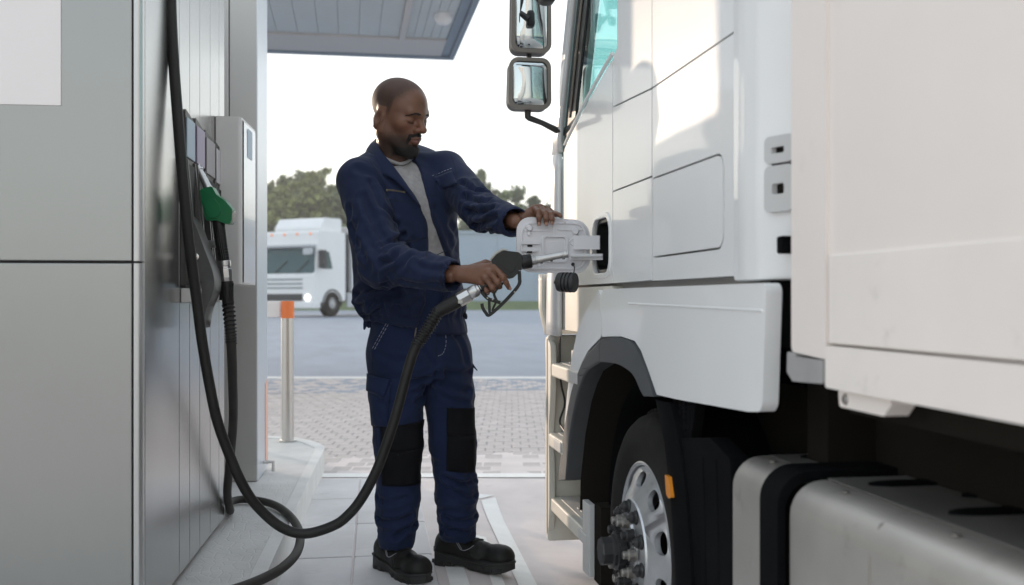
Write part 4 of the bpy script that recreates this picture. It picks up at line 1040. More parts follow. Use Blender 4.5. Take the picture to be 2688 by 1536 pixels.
_grad = np.random.RandomState(12).normal(0, 1, (512, 3)); _grad /= np.linalg.norm(_grad, axis=1, keepdims=True)
def pnoise(P):
    P = np.asarray(P, float); I = np.floor(P).astype(int); f = P - I; u = f * f * f * (f * (f * 6 - 15) + 10); out = 0
    for i in (0, 1):
        for j in (0, 1):
            for k in (0, 1):
                h = _perm[(_perm[(_perm[(I[:, 0] + i) % 512] + I[:, 1] + j) % 512] + I[:, 2] + k) % 512]
                g = (_grad[h] * (f - np.array([i, j, k]))).sum(1)
                out = out + g * (u[:, 0] if i else 1 - u[:, 0]) * (u[:, 1] if j else 1 - u[:, 1]) * (u[:, 2] if k else 1 - u[:, 2])
    return out
def folds(V, freq, direc, stretch=4.0, warp=.25, sharp=2.0):
    """ridges of cloth running along direc: 0..1"""
    D = np.array(direc, float); D /= np.linalg.norm(D)
    Q = V + .03 * np.stack([pnoise(V * 9 + 3), pnoise(V * 9 + 17), pnoise(V * 9 + 31)], 1) * warp * 4
    Q = Q - np.outer(Q @ D, D) * (1 - 1 / stretch)
    n = pnoise(Q * freq); return (1 - np.abs(n) * 1.6).clip(0, 1) ** sharp
def gauss(V, c, r): return np.exp(-(((V - np.array(c)) ** 2).sum(1)) / (r * r))
def seg_dist(V, pts):
    """distance to a polyline"""
    best = np.full(len(V), 9.0)
    P = np.array(pts, float)
    for a, b in zip(P[:-1], P[1:]):
        ba = b - a; t = np.clip(((V - a) @ ba) / max(1e-9, ba @ ba), 0, 1); best = np.minimum(best, np.linalg.norm(V - a - t[:, None] * ba, axis=1))
    return best
def crease(V, N, pts, depth, width):
    """push a fold in (depth > 0) along a polyline, with a soft ridge on both sides"""
    d = seg_dist(V, spline(pts, 4)) / width
    return V - N * (depth * (np.exp(-d * d) - .55 * np.exp(-(d - 1.7) ** 2 * 1.6)))[:, None]
def skin_obj(name, V, F, m, parent=None, smooth=180):
    o = mesh_obj(name, V, F, m, parent, smooth=smooth); return o
# joint positions of the worker, metres
J = {'neck': (0.1405, 3.6847, 1.5043), 'chest': (0.1938, 3.6761, 1.3265), 'rsh': (0.0345, 3.5904, 1.4128), 'relb': (0.1132, 3.4258, 1.1206), 'rwri': (0.3211, 3.2099, 1.0745), 'lsh': (0.3582, 3.7306, 1.4706), 'lelb': (0.4533, 3.4924, 1.3084), 'lwri': (0.5342, 3.2261, 1.2501), 'rhip': (0.1688, 3.7004, 0.8302), 'rkne': (0.1784, 3.6584, 0.477), 'rank': (0.1712, 3.7203, 0.0899), 'lhip': (0.3479, 3.7323, 0.8275), 'lkne': (0.3791, 3.6867, 0.4758), 'lank': (0.4066, 3.7633, 0.0913), 'head': (0.1651, 3.62, 1.658)}
HAND = {'rhand': {'wrist': (0.3509, 3.2, 1.0808), 'idx': [(0.4489, 3.1264, 1.102), (0.474, 3.1072, 1.0677), (0.4846, 3.1105, 1.0503), (0.4936, 3.1192, 1.0353)], 'mid': [(0.4344, 3.1227, 1.083), (0.4571, 3.1129, 1.0527), (0.4665, 3.1337, 1.0392), (0.4642, 3.1614, 1.0383)], 'ring': [(0.4212, 3.1279, 1.0667), (0.4431, 3.1213, 1.0353), (0.4501, 3.1435, 1.0254), (0.4448, 3.1696, 1.0282)], 'pinky': [(0.4089, 3.14, 1.0531), (0.4263, 3.1372, 1.0266), (0.4315, 3.1566, 1.0192), (0.4262, 3.1747, 1.0244)], 'thumb': [(0.3853, 3.2076, 1.0927), (0.4323, 3.2101, 1.1136), (0.4702, 3.202, 1.1058), (0.4868, 3.1912, 1.0875)]}, 'lhand': {'wrist': (0.5477, 3.2594, 1.2514), 'idx': [(0.5974, 3.2311, 1.2944), (0.6012, 3.1879, 1.279), (0.5999, 3.174, 1.2611), (0.6008, 3.1789, 1.2435)], 'mid': [(0.6164, 3.2331, 1.2961), (0.6229, 3.1844, 1.2738), (0.6227, 3.1703, 1.2572), (0.6237, 3.1752, 1.2435)], 'ring': [(0.6343, 3.2363, 1.2914), (0.6426, 3.1843, 1.2702), (0.6423, 3.1701, 1.2562), (0.6431, 3.1741, 1.2475)], 'pinky': [(0.6504, 3.2428, 1.2857), (0.6623, 3.2034, 1.2746), (0.6687, 3.1892, 1.271), (0.6723, 3.1815, 1.2665)], 'thumb': [(0.5599, 3.2523, 1.2616), (0.5737, 3.24, 1.2739), (0.5915, 3.2351, 1.2593), (0.6044, 3.233, 1.2462)]}}
COLLAR = {'inner': [(0.2476, 3.5307, 1.3257), (0.1966, 3.544, 1.4063), (0.1487, 3.5669, 1.4743), (0.1148, 3.6028, 1.521), (0.0971, 3.6816, 1.5727), (0.099, 3.7522, 1.591), (0.1143, 3.8207, 1.5916), (0.1606, 3.8537, 1.5979), (0.2203, 3.8339, 1.5963), (0.2531, 3.7577, 1.5645), (0.2599, 3.6857, 1.5158), (0.271, 3.6383, 1.4545), (0.2826, 3.601, 1.3857), (0.2898, 3.5846, 1.3198)], 'outer': [(0.246, 3.5279, 1.3212), (0.1612, 3.5345, 1.4088), (0.1064, 3.5586, 1.433), (0.0698, 3.61, 1.4499), (0.0555, 3.6883, 1.4884), (0.0584, 3.779, 1.5242), (0.075, 3.8776, 1.5444), (0.1784, 3.9116, 1.5561), (0.2632, 3.908, 1.587), (0.3148, 3.8187, 1.5628), (0.3288, 3.7354, 1.5242), (0.3156, 3.6514, 1.46), (0.3004, 3.6083, 1.4155), (0.2925, 3.5822, 1.3168)]}
FEAT = {'chest_zip': [(0.131, 3.538, 1.379), (0.161, 3.539, 1.377), (0.191, 3.547, 1.374)], 'yoke_r': [(0.137, 3.528, 1.346), (0.196, 3.54, 1.34), (0.261, 3.625, 1.339)], 'armhole_r': [(0.074, 3.552, 1.479), (0.099, 3.532, 1.438), (0.124, 3.539, 1.395), (0.142, 3.513, 1.325), (0.156, 3.446, 1.231)], 'armhole_l': [(0.368, 3.676, 1.527), (0.377, 3.6, 1.466), (0.38, 3.513, 1.385), (0.383, 3.49, 1.299)], 'panel_r': [(0.147, 3.53, 1.341), (0.161, 3.524, 1.257), (0.166, 3.36, 1.179)], 'flap_l': [(0.294, 3.617, 1.434), (0.364, 3.597, 1.457), (0.377, 3.529, 1.401), (0.337, 3.597, 1.392)], 'flap_l2': [(0.295, 3.625, 1.443), (0.331, 3.628, 1.457), (0.364, 3.609, 1.469)], 'slant_l': [(0.332, 3.605, 1.385), (0.347, 3.613, 1.338), (0.37, 3.64, 1.284)], 'pocket_l': [(0.284, 3.579, 1.365), (0.314, 3.604, 1.379), (0.337, 3.597, 1.39)], 'edge_r': [(0.242, 3.554, 1.328), (0.261, 3.557, 1.282), (0.268, 3.558, 1.232), (0.247, 3.242, 1.134)], 'edge_l': [(0.295, 3.581, 1.348), (0.299, 3.58, 1.284), (0.322, 3.594, 1.224), (0.356, 3.616, 1.162), (0.336, 3.229, 1.109)], 'sleeve': [(0.043, 3.458, 1.332), (0.075, 3.413, 1.248), (0.113, 3.342, 1.157), (0.15, 3.297, 1.084), (0.195, 3.279, 1.051), (0.28, 3.209, 1.033)], 'cuff_r': [(0.288, 3.19, 1.117), (0.284, 3.17, 1.075), (0.285, 3.213, 1.028)], 'cuff_l': [(0.516, 3.297, 1.275), (0.519, 3.3, 1.245), (0.504, 3.256, 1.206)], 'zip_low': [(0.264, 3.548, 1.027), (0.25, 3.539, 0.964), (0.233, 3.546, 0.899)], 'hem': [(0.065, 3.569, 0.957), (0.127, 3.554, 0.929), (0.182, 3.54, 0.91), (0.23, 3.545, 0.9)], 'sleeve_l': [(0.395, 3.554, 1.432), (0.426, 3.455, 1.352), (0.447, 3.35, 1.308), (0.489, 3.221, 1.258)], 'knee_r': [(0.112, 3.607, 0.547), (0.267, 3.666, 0.564), (0.253, 3.655, 0.335), (0.118, 3.627, 0.337)], 'knee_l': [(0.348, 3.622, 0.61), (0.455, 3.703, 0.602), (0.452, 3.668, 0.368), (0.348, 3.636, 0.38)], 'cargo_flap': [(0.069, 3.662, 0.735), (0.148, 3.592, 0.716), (0.126, 3.594, 0.651), (0.072, 3.654, 0.672)], 'cargo_body': [(0.072, 3.667, 0.705), (0.148, 3.589, 0.701), (0.134, 3.589, 0.549), (0.083, 3.682, 0.544)], 'front_pocket': [(0.129, 3.574, 0.913), (0.106, 3.59, 0.87), (0.083, 3.615, 0.825)], 'front_pocket2': [(0.136, 3.57, 0.91), (0.113, 3.584, 0.867), (0.09, 3.606, 0.822)], 'fly': [(0.336, 3.604, 0.915), (0.342, 3.594, 0.848), (0.332, 3.592, 0.808), (0.31, 3.585, 0.796)], 'fly_seam': [(0.31, 3.583, 0.877), (0.307, 3.583, 0.796), (0.299, 3.591, 0.741)], 'side_r': [(0.084, 3.614, 0.806), (0.082, 3.637, 0.733)], 'inseam_l': [(0.291, 3.641, 0.687), (0.297, 3.658, 0.554), (0.315, 3.69, 0.33), (0.334, 3.74, 0.126)], 'thigh_r': [(0.094, 3.633, 0.533), (0.113, 3.632, 0.346), (0.124, 3.652, 0.14)], 'cj_a': [(0.186, 3.531, 1.223), (0.155, 3.405, 1.194), (0.114, 3.37, 1.176)], 'cj_b': [(0.196, 3.538, 1.185), (0.151, 3.307, 1.136), (0.106, 3.333, 1.117)], 'cj_c': [(0.192, 3.267, 1.135), (0.156, 3.285, 1.099), (0.119, 3.337, 1.074)], 'cj_d': [(0.077, 3.499, 1.399), (0.11, 3.454, 1.319), (0.161, 3.524, 1.257)], 'cj_e': [(0.049, 3.466, 1.347), (0.082, 3.422, 1.262), (0.115, 3.388, 1.193)], 'cj_f': [(0.206, 3.247, 1.115), (0.242, 3.213, 1.097), (0.289, 3.169, 1.091)], 'cj_g': [(0.17, 3.305, 1.058), (0.219, 3.253, 1.047), (0.278, 3.19, 1.048)], 'cj_h': [(0.023, 3.613, 1.013), (0.078, 3.547, 1.041), (0.126, 3.35, 1.058)], 'cj_i': [(0.031, 3.616, 0.977), (0.092, 3.538, 0.999), (0.168, 3.524, 1.013)], 'cj_j': [(0.182, 3.529, 1.257), (0.224, 3.541, 1.203), (0.225, 3.25, 1.134)], 'cj_k': [(0.36, 3.624, 1.266), (0.385, 3.661, 1.182), (0.347, 3.238, 1.057)], 'cj_l': [(0.306, 3.585, 1.32), (0.335, 3.599, 1.264), (0.359, 3.619, 1.194)], 'cj_m': [(0.392, 3.527, 1.408), (0.423, 3.487, 1.383), (0.464, 3.48, 1.372)], 'cj_n': [(0.394, 3.483, 1.354), (0.427, 3.41, 1.334), (0.461, 3.356, 1.329)], 'cj_o': [(0.405, 3.455, 1.303), (0.435, 3.358, 1.288), (0.466, 3.294, 1.297)], 'cj_p': [(0.426, 3.454, 1.255), (0.446, 3.343, 1.254), (0.474, 3.253, 1.267)], 'cj_q': [(0.455, 3.464, 1.235), (0.468, 3.304, 1.231), (0.507, 3.298, 1.251)], 'cj_r': [(0.03, 3.516, 1.449), (0.085, 3.517, 1.422), (0.126, 3.531, 1.369)], 'cj_s': [(0.052, 3.61, 0.956), (0.069, 3.559, 0.971), (0.085, 3.539, 1.006)], 'cj_t': [(0.052, 3.628, 0.942), (0.079, 3.565, 0.95), (0.119, 3.532, 0.978)], 'cj_u': [(0.154, 3.525, 0.978), (0.196, 3.531, 0.964), (0.238, 3.531, 0.992)], 'cj_v': [(0.002, 3.486, 1.307), (0.016, 3.464, 1.224), (0.048, 3.376, 1.138)], 'cj_w': [(0.094, 3.353, 1.072), (0.154, 3.527, 1.041), (0.224, 3.533, 1.027)], 'ct_a': [(0.306, 3.596, 0.734), (0.257, 3.603, 0.712), (0.199, 3.585, 0.7)], 'ct_b': [(0.307, 3.6, 0.726), (0.275, 3.659, 0.678), (0.243, 3.616, 0.632)], 'ct_c': [(0.321, 3.597, 0.741), (0.374, 3.623, 0.731), (0.439, 3.677, 0.734)], 'ct_d': [(0.316, 3.622, 0.71), (0.366, 3.617, 0.681), (0.428, 3.649, 0.663)], 'ct_e': [(0.1, 3.596, 0.807), (0.163, 3.568, 0.78), (0.24, 3.563, 0.772)], 'ct_f': [(0.347, 3.643, 0.352), (0.405, 3.643, 0.328), (0.462, 3.689, 0.333)], 'ct_g': [(0.369, 3.642, 0.315), (0.42, 3.646, 0.276), (0.461, 3.681, 0.276)], 'ct_h': [(0.35, 3.68, 0.198), (0.408, 3.669, 0.184), (0.465, 3.707, 0.196)], 'ct_i': [(0.339, 3.722, 0.138), (0.38, 3.68, 0.156), (0.424, 3.682, 0.144)], 'ct_j': [(0.103, 3.674, 0.208), (0.158, 3.619, 0.204), (0.216, 3.629, 0.221)], 'ct_k': [(0.166, 3.633, 0.15), (0.201, 3.631, 0.174), (0.24, 3.668, 0.183)], 'ct_l': [(0.102, 3.654, 0.285), (0.144, 3.613, 0.277), (0.2, 3.609, 0.29)], 'ct_m': [(0.115, 3.6, 0.636), (0.185, 3.586, 0.622), (0.259, 3.628, 0.645)], 'ct_n': [(0.33, 3.622, 0.652), (0.389, 3.623, 0.629), (0.456, 3.703, 0.62)], 'ct_o': [(0.374, 3.625, 0.876), (0.405, 3.642, 0.831), (0.421, 3.652, 0.772)], 'ct_p': [(0.254, 3.561, 0.822), (0.291, 3.576, 0.778), (0.306, 3.593, 0.741)]}
CREASE = {'cj_a': (0.011, 0.011), 'cj_b': (0.013, 0.012), 'cj_c': (0.009, 0.012), 'cj_d': (0.01, 0.014), 'cj_e': (0.008, 0.015), 'cj_f': (0.007, 0.011), 'cj_g': (0.006, 0.011), 'cj_h': (0.013, 0.015), 'cj_i': (0.011, 0.013), 'cj_j': (0.006, 0.017), 'cj_k': (0.007, 0.015), 'cj_l': (0.004, 0.014), 'cj_m': (0.01, 0.011), 'cj_n': (0.012, 0.011), 'cj_o': (0.013, 0.011), 'cj_p': (0.013, 0.011), 'cj_q': (0.011, 0.01), 'cj_r': (0.007, 0.015), 'cj_s': (0.009, 0.009), 'cj_t': (0.009, 0.009), 'cj_u': (0.007, 0.013), 'cj_v': (0.008, 0.014), 'cj_w': (0.006, 0.012), 'ct_a': (0.011, 0.013), 'ct_b': (0.011, 0.013), 'ct_c': (0.009, 0.013), 'ct_d': (0.009, 0.013), 'ct_e': (0.005, 0.015), 'ct_f': (0.012, 0.011), 'ct_g': (0.009, 0.011), 'ct_h': (0.01, 0.011), 'ct_i': (0.007, 0.009), 'ct_j': (0.011, 0.012), 'ct_k': (0.011, 0.01), 'ct_l': (0.007, 0.012), 'ct_m': (0.006, 0.013), 'ct_n': (0.006, 0.012), 'ct_o': (0.006, 0.014), 'ct_p': (0.006, 0.012)}
# ================================================================== THE WORKER
M['skin'] = mat('dark brown skin', (.165, .078, .048), .38, var=.14, vscale=16, bump=.22, bscale=520, dist=.0009, spec=.38)
M['nail'] = mat('fingernail', (.42, .24, .18), .35)
M['hair'] = mat('cropped hair', (.028, .018, .014), .75, var=.35, vscale=130, bump=.5, bscale=900, dist=.001)
M['beard'] = mat('short black beard', (.009, .0065, .0055), .8, var=.4, vscale=180, bump=.8, bscale=700, dist=.0015)
M['lip'] = mat('lip', (.16, .068, .05), .38)
M['eye'] = mat('eye white', (.55, .50, .46), .2)
M['navy'] = mat('navy work cloth', (.0095, .0165, .050), .8, var=.10, vscale=9, bump=.28, bscale=620, dist=.0009, sheen=.07, spec=.25, rvar=.06)
M['navy2'] = mat('navy trouser cloth', (.0105, .0195, .060), .82, var=.10, vscale=8, bump=.28, bscale=600, dist=.0009, sheen=.06, spec=.25)
M['knee'] = mat('black knee panel cloth', (.0105, .0105, .0125), .85, var=.12, vscale=9, bump=.3, bscale=600, dist=.0009, spec=.08)
M['grey_shirt'] = mat('grey marl jersey', (.33, .315, .315), .9, var=.14, vscale=60, bump=.3, bscale=500, dist=.001, sheen=.2)
M['thread'] = mat('pale seam thread', (.50, .50, .58), .8)
M['navy_thread'] = mat('dark seam', (.008, .010, .022), .9)
M['zip'] = mat('brass zip', (.20, .17, .12), .4, metal=.8)
M['leather'] = mat('black grained leather', (.012, .011, .010), .55, spec=.3, var=.15, vscale=30, bump=.5, bscale=330, dist=.0012)
M['sole'] = mat('black rubber sole', (.019, .018, .0175), .6, var=.15, vscale=20)

LAT = np.array([.924, .383, 0.]); FWD = np.array([.383, -.924, 0.]); TANG = math.radians(22.5)
person = empty('person', (.27, 3.74, 0)); tag(person, 'man in navy work jacket and trousers holding a fuel nozzle and the open flap', 'person')
def PK(o): return keep(o, person)
V3 = lambda a: np.array(a, float)

# ------------------------------------------------ head
HC = V3(J['head']) + V3((.016, .0, .006))
hf = V3((.690, -.665, -.300)); hf /= np.linalg.norm(hf)
hu0 = V3((.05, -.15, .95)); hs = np.cross(hu0, hf); hs /= np.linalg.norm(hs); hu = np.cross(hf, hs)      # hs: towards his left
HB = np.array([hf, hs, hu]); HSC = 1.075
def hp(f, s_, u): return HC + HSC * (hf * f + hs * s_ + hu * u)
g = SDF(HC - V3((.19, .17, .23)), HC + V3((.165, .22, .155)), .0024)
E_ = lambda c, r, B=HB: g.ell(hp(*c), [x * HSC for x in r], B)
Cn = lambda a, b, r1, r2: g.cone(hp(*a), hp(*b), r1 * HSC, r2 * HSC)
g.add(E_((-.014, 0, .030), (.100, .0765, .083)))
g.add(E_((.010, 0, .020), (.083, .068, .078)), .02)
g.add(E_((.028, 0, -.030), (.058, .056, .066)), .03)
for s_ in (-1, 1):
    g.add(Cn((-.004, s_ * .052, -.066), (.056, s_ * .018, -.104), .025, .021), .028)
    g.add(E_((.050, s_ * .043, -.026), (.026, .021, .021)), .022)
    g.add(Cn((-.012, s_ * .060, .0), (-.004, s_ * .050, -.06), .016, .02), .03)
g.add(E_((.064, 0, -.101), (.023, .024, .018)), .02)
g.add(Cn((.076, -.034, .014), (.083, 0, .011), .014, .015), .016); g.add(Cn((.076, .034, .014), (.083, 0, .011), .014, .015), .016)
g.add(E_((.060, 0, -.062), (.034, .033, .034)), .02)
for s_ in (-1, 1): g.sub(E_((.093, s_ * .0325, -.010), (.017, .0185, .0135)), .012)
for s_ in (-1, 1):
    g.add(E_((.0700, s_ * .032, -.010), (.0165, .0185, .0135)), .004)
    # lid edge groove, looking down
    g.sub(Cn((.0850, s_ * .022, -.0175), (.0805, s_ * .042, -.0175), .0018, .0016), .002)
g.add(Cn((.087, 0, .002), (.110, 0, -.034), .0085, .0115), .010)
g.add(E_((.1105, 0, -.035), (.0125, .0130, .0105)), .006)
for s_ in (-1, 1):
    g.add(E_((.0965, s_ * .0155, -.039), (.0120, .0085, .0090)), .006)
    g.sub(E_((.1015, s_ * .0085, -.0475), (.0055, .0042, .0035)), .003)
g.add(Cn((.082, -.020, -.070), (.0955, 0, -.0640), .0068, .0080), .006); g.add(Cn((.082, .020, -.070), (.0955, 0, -.0640), .0068, .0080), .006)
g.add(Cn((.080, -.016, -.0775), (.0925, 0, -.0785), .0068, .0092), .005); g.add(Cn((.080, .016, -.0775), (.0925, 0, -.0785), .0068, .0092), .005)
g.sub(Cn((.086, -.022, -.0730), (.1040, 0, -.0708), .0014, .0016), .002); g.sub(Cn((.086, .022, -.0730), (.1040, 0, -.0708), .0014, .0016), .002)
g.sub(Cn((.094, 0, -.0905), (.086, .0, -.0905), .0050, .005), .012)
for s_ in (-1, 1):
    EB = np.array([hf * .92 + hs * s_ * -.28 + hu * -.2, hs * s_, hu]); EB /= np.linalg.norm(EB, axis=1, keepdims=True)
    g.add(g.ell(hp(-.020, s_ * .077, -.026), [.021 * HSC, .0100 * HSC, .034 * HSC], EB), .004)
    g.sub(g.ell(hp(-.013, s_ * .087, -.024), [.0105 * HSC, .0085 * HSC, .020 * HSC], EB), .003)
    g.add(g.ell(hp(-.005, s_ * .0765, -.030), [.0055 * HSC, .0065 * HSC, .0095 * HSC], EB), .004)
NB = V3(J['neck'])
g.add(g.cone(hp(-.022, 0, -.045), NB + V3((.012, .012, -.01)), .054, .060), .03)
for s_ in (-1, 1): g.add(g.cone(hp(-.02, s_ * .055, -.05), NB + FWD * .055 + LAT * s_ * .02 - V3((0, 0, .01)), .016, .016), .03)
hV, hF = g.mesh(); hV = smooth_mesh(hV, hF, 1, .4)
headsdf = g

# ------------------------------------------------ hands
def hand(Hd, fore, k=.010, sc=1.0):
    P = {q: [V3(p) for p in v] if isinstance(v, list) else V3(v) for q, v in Hd.items()}
    allp = np.array([P['wrist'], V3(fore)] + sum([P[q] for q in ('idx', 'mid', 'ring', 'pinky', 'thumb')], []))
    q = SDF(allp.min(0) - .035, allp.max(0) + .035, .0017)
    W = P['wrist']
    q.add(q.cone(fore, W, .033, .0255))
    mcps = [P['idx'][0], P['mid'][0], P['ring'][0], P['pinky'][0]]
    ctr = sum(mcps) / 4
    for i, m_ in enumerate(mcps):
        a = W + (m_ - ctr) * .35 + (ctr - W) * .12
        q.add(q.cone(a, m_, .0185, (.0128, .0130, .0122, .0112)[i]), .012)
    for i, nme in enumerate(('idx', 'mid', 'ring', 'pinky')):
        p = P[nme]; r = np.array([(.0112, .0098, .0086, .0074), (.0114, .0100, .0088, .0076), (.0108, .0095, .0083, .0072), (.0096, .0083, .0073, .0064)][i]) * sc
        fs = q.cone(p[0], p[1], r[0], r[1])
        t = SDF.__new__(SDF); t.__dict__.update(q.__dict__); t.d = fs
        t.add(q.cone(p[1], p[2], r[1], r[2]), .004); t.add(q.cone(p[2], p[3], r[2], r[3]), .004)
        t.add(q.ell(p[1], [r[1] * 1.08] * 3), .004)
        q.add(t.d, .0035)
        q.add(q.ell(p[0] * .97 + W * .03, [.0125] * 3), .006)
    p = P['thumb']
    t = SDF.__new__(SDF); t.__dict__.update(q.__dict__); t.d = q.cone(p[0], p[1], .0185, .0125)
    t.add(q.cone(p[1], p[2], .0125, .0112), .005); t.add(q.cone(p[2], p[3], .0112, .0088), .005)
    q.add(t.d, .008)
    return q.mesh()
rfore = V3(J['rwri']) + (V3(J['relb']) - V3(J['rwri'])) * .25
lfore = V3(J['lwri']) + (V3(J['lelb']) - V3(J['lwri'])) * .25
rV, rF = hand(HAND['rhand'], rfore)
lV, lF = hand(HAND['lhand'], lfore)
rV = smooth_mesh(rV, rF, 1, .35); lV = smooth_mesh(lV, lF, 1, .35)
# core of the body inside the clothes: trunk, arms, legs in one piece
c_ = SDF((-.12, 3.1, .03), (.62, 3.95, 1.56), .011)
c_.add(c_.loft([(1.50, .15, 3.695, .06, .05), (1.44, .185, 3.695, .155, .075), (1.36, .195, 3.69, .165, .10), (1.2, .20, 3.69, .15, .105), (1.02, .225, 3.695, .14, .10), (.85, .25, 3.695, .155, .10), (.76, .258, 3.70, .13, .09)], TANG))
for a, b, r1, r2 in (('rsh', 'relb', .045, .038), ('relb', 'rwri', .036, .024), ('lsh', 'lelb', .045, .038), ('lelb', 'lwri', .036, .024), ('rhip', 'rkne', .065, .042), ('rkne', 'rank', .042, .030), ('lhip', 'lkne', .065, .042), ('lkne', 'lank', .042, .030)):
    c_.add(c_.cone(J[a], J[b], r1, r2), .02)
c_.add(c_.cone(NB - V3((0, 0, .05)), NB + V3((0, 0, .04)), .05, .05), .03)
cV, cF = c_.mesh()
Vb, Fb, off = [], [], 0
for v_, f_ in ((hV, hF), (rV, rF), (lV, lF), (cV, cF)):
    Vb.append(v_); Fb.append(f_ + off); off += len(v_)
body = PK(skin_obj('body', np.concatenate(Vb), np.concatenate(Fb), M['skin']))

# hair roots and beard shadow: a pigment of the skin itself, stored per vertex
def soft(x, w): return 1 / (1 + np.exp(-x / w))
fq, sq, uq = ((hV - HC) @ HB.T / HSC).T
jg = .006 * pnoise(hV * 120) + .004 * pnoise(hV * 300)
earq = soft(np.abs(sq) - .0665, .003) * (uq < .016) * (uq > -.067) * (fq < .008) * (fq > -.040)
hairq = soft(uq + jg - np.interp(fq, [-.06, -.03, -.015, .016, .030, .058], [-.050, -.030, .000, -.004, .040, .064]), .009) * soft(.056 + jg * 1.2 - fq + .22 * (uq - .06), .005) * (.80 + .20 * soft(.062 + jg - uq, .012))
side = soft(fq + .010 + jg, .006) * soft(.014 - fq + jg, .006) * soft(-.010 - uq, .01) * soft(np.abs(sq) - .045, .004)
beardq = soft(-.062 - uq + jg * 1.4 - .30 * (.05 - fq).clip(0, .06), .010) * soft(fq + .006, .008) * soft(uq + .150, .008)
beardq = np.maximum(beardq * np.where((np.abs(sq) < .024) & (uq > -.090) & (fq > .06), .25, 1), side * .55)
stub = np.concatenate([np.clip(np.maximum(.78 * hairq * (1 + 10 * jg.clip(-.03, .03)), .90 * beardq) * (1 - earq), 0, 1), np.zeros(len(rV) + len(lV) + len(cV))])
at = body.data.attributes.new('stubble', 'FLOAT', 'POINT'); at.data.foreach_set('value', stub.astype(f32))
# reddish knuckles, lips and palms
warm = np.concatenate([.8 * np.exp(-(((fq - .106) / .018) ** 2 + (sq / .022) ** 2 + ((uq + .036) / .016) ** 2)) + .5 * np.exp(-(((fq - .07) / .03) ** 2 + ((np.abs(sq) - .045) / .02) ** 2 + ((uq + .03) / .02) ** 2)), np.zeros(len(rV) + len(lV) + len(cV))])
at = body.data.attributes.new('warm', 'FLOAT', 'POINT'); at.data.foreach_set('value', warm.astype(f32))
def skin_nodes(m):
    N = m.node_tree.nodes; L = m.node_tree.links; b = N['Principled BSDF']; src = b.inputs['Base Color'].links[0].from_socket
    a2 = N.new('ShaderNodeAttribute'); a2.attribute_name = 'warm'; m2 = N.new('ShaderNodeMix'); m2.data_type = 'RGBA'; L.new(a2.outputs['Fac'], m2.inputs['Factor']); L.new(src, m2.inputs['A']); m2.inputs['B'].default_value = (.22, .085, .05, 1)
    a1 = N.new('ShaderNodeAttribute'); a1.attribute_name = 'stubble'; m1 = N.new('ShaderNodeMix'); m1.data_type = 'RGBA'; L.new(a1.outputs['Fac'], m1.inputs['Factor']); L.new(m2.outputs['Result'], m1.inputs['A']); m1.inputs['B'].default_value = (.011, .0075, .0062, 1)
    L.new(m1.outputs['Result'], b.inputs['Base Color'])
    mr = N.new('ShaderNodeMapRange'); mr.inputs['To Min'].default_value = .36; mr.inputs['To Max'].default_value = .75; L.new(a1.outputs['Fac'], mr.inputs['Value']); L.new(mr.outputs[0], b.inputs['Roughness'])
    b.inputs['Subsurface Weight'].default_value = .06; b.inputs['Subsurface Radius'].default_value = (.012, .004, .002); b.inputs['Subsurface Scale'].default_value = .3
skin_nodes(M['skin'])

# nails on the fingers that show
def nail(tip, dip, out, r=.0052):
    tip = V3(tip); d = V3(tip) - V3(dip); d /= np.linalg.norm(d); o = V3(out); o = o - d * (o @ d); o /= np.linalg.norm(o); s_ = np.cross(d, o)
    rows = []
    for i in np.linspace(-1, 1, 5):
        rows.append([tip + d * (.002 + .0058 * i) + s_ * (r * j) * (1 - .12 * i * i) + o * (.0078 - .0022 * j * j - .0006 * i) for j in np.linspace(-1, 1, 5)])
    b = MB(); b.grid(rows); return b.build('fingernail', M['nail'], body, solid=.0006)
for q in ('idx', 'mid', 'ring'):
    h = HAND['lhand'][q]; nail(h[3], h[2], (-.10, -1, .02))
h = HAND['rhand']['idx']; nail(h[3], h[2], (.45, -.8, .25))

# hair, beard, brows, lips, lids: thin layers over the head
hN = vnormals(hV, hF)
HL = (hV - HC) @ HB.T / HSC                      # head coordinates: forward, left, up
def layer(name, mask, m, off, nz=0.0, nf=400):
    keepf = mask[hF].all(1); f_ = hF[keepf]; u, inv = np.unique(f_, return_inverse=True)
    v_ = hV[u] + hN[u] * (off[u] if hasattr(off, '__len__') else off)[..., None] if hasattr(off, '__len__') else hV[u] + hN[u] * off
    if nz: v_ = v_ + hN[u] * (nz * pnoise(v_ * nf))[:, None]
    o = skin_obj(name, v_, inv.reshape(f_.shape), m); o.parent = body
    o.parent = body
    return o
f_, s__, u_ = HL.T
jag = .004 * pnoise(hV * 260) + .004 * pnoise(hV * 90)
ear = (np.abs(s__) > .066) & (u_ < .034) & (u_ > -.048) & (f_ < .006) & (f_ > -.05)
hairline = .056 - 1.1 * (f_ + .02).clip(-.03, .1) * 0
m_hair = (u_ + jag > np.where(f_ > -.035, .004 + (f_ + .035) * .9, -.035 + (-.035 - f_) * .0)) & (u_ < .068 - .25 * f_.clip(0, 1) + jag * 1.5) & (f_ < .050 + jag * 2 - .25 * (u_ - .02).clip(0, 1)) & ~ear
pass
bl = np.where(np.abs(s__) > .030, -.052 - .20 * (f_ - .01).clip(-.05, .06), -.086)
m_beard = (u_ + jag * .7 < np.where(np.abs(s__) > .024, -.094 - .5 * (np.abs(s__) - .024), -.0905)) & (u_ > -.15) & (f_ > .030 + jag)
m_side = (f_ > -.012 + jag) & (f_ < .016 + jag) & (np.abs(s__) > .055) & (u_ < .0) & (u_ > -.07) & ~ear
neckcut = ((hV - HC) @ hu / HSC > -.136)
thick = .0009 + .012 * np.exp(-((f_ - .088) ** 2 + s__ ** 2 * .7 + (u_ + .118) ** 2) / .030 ** 2)
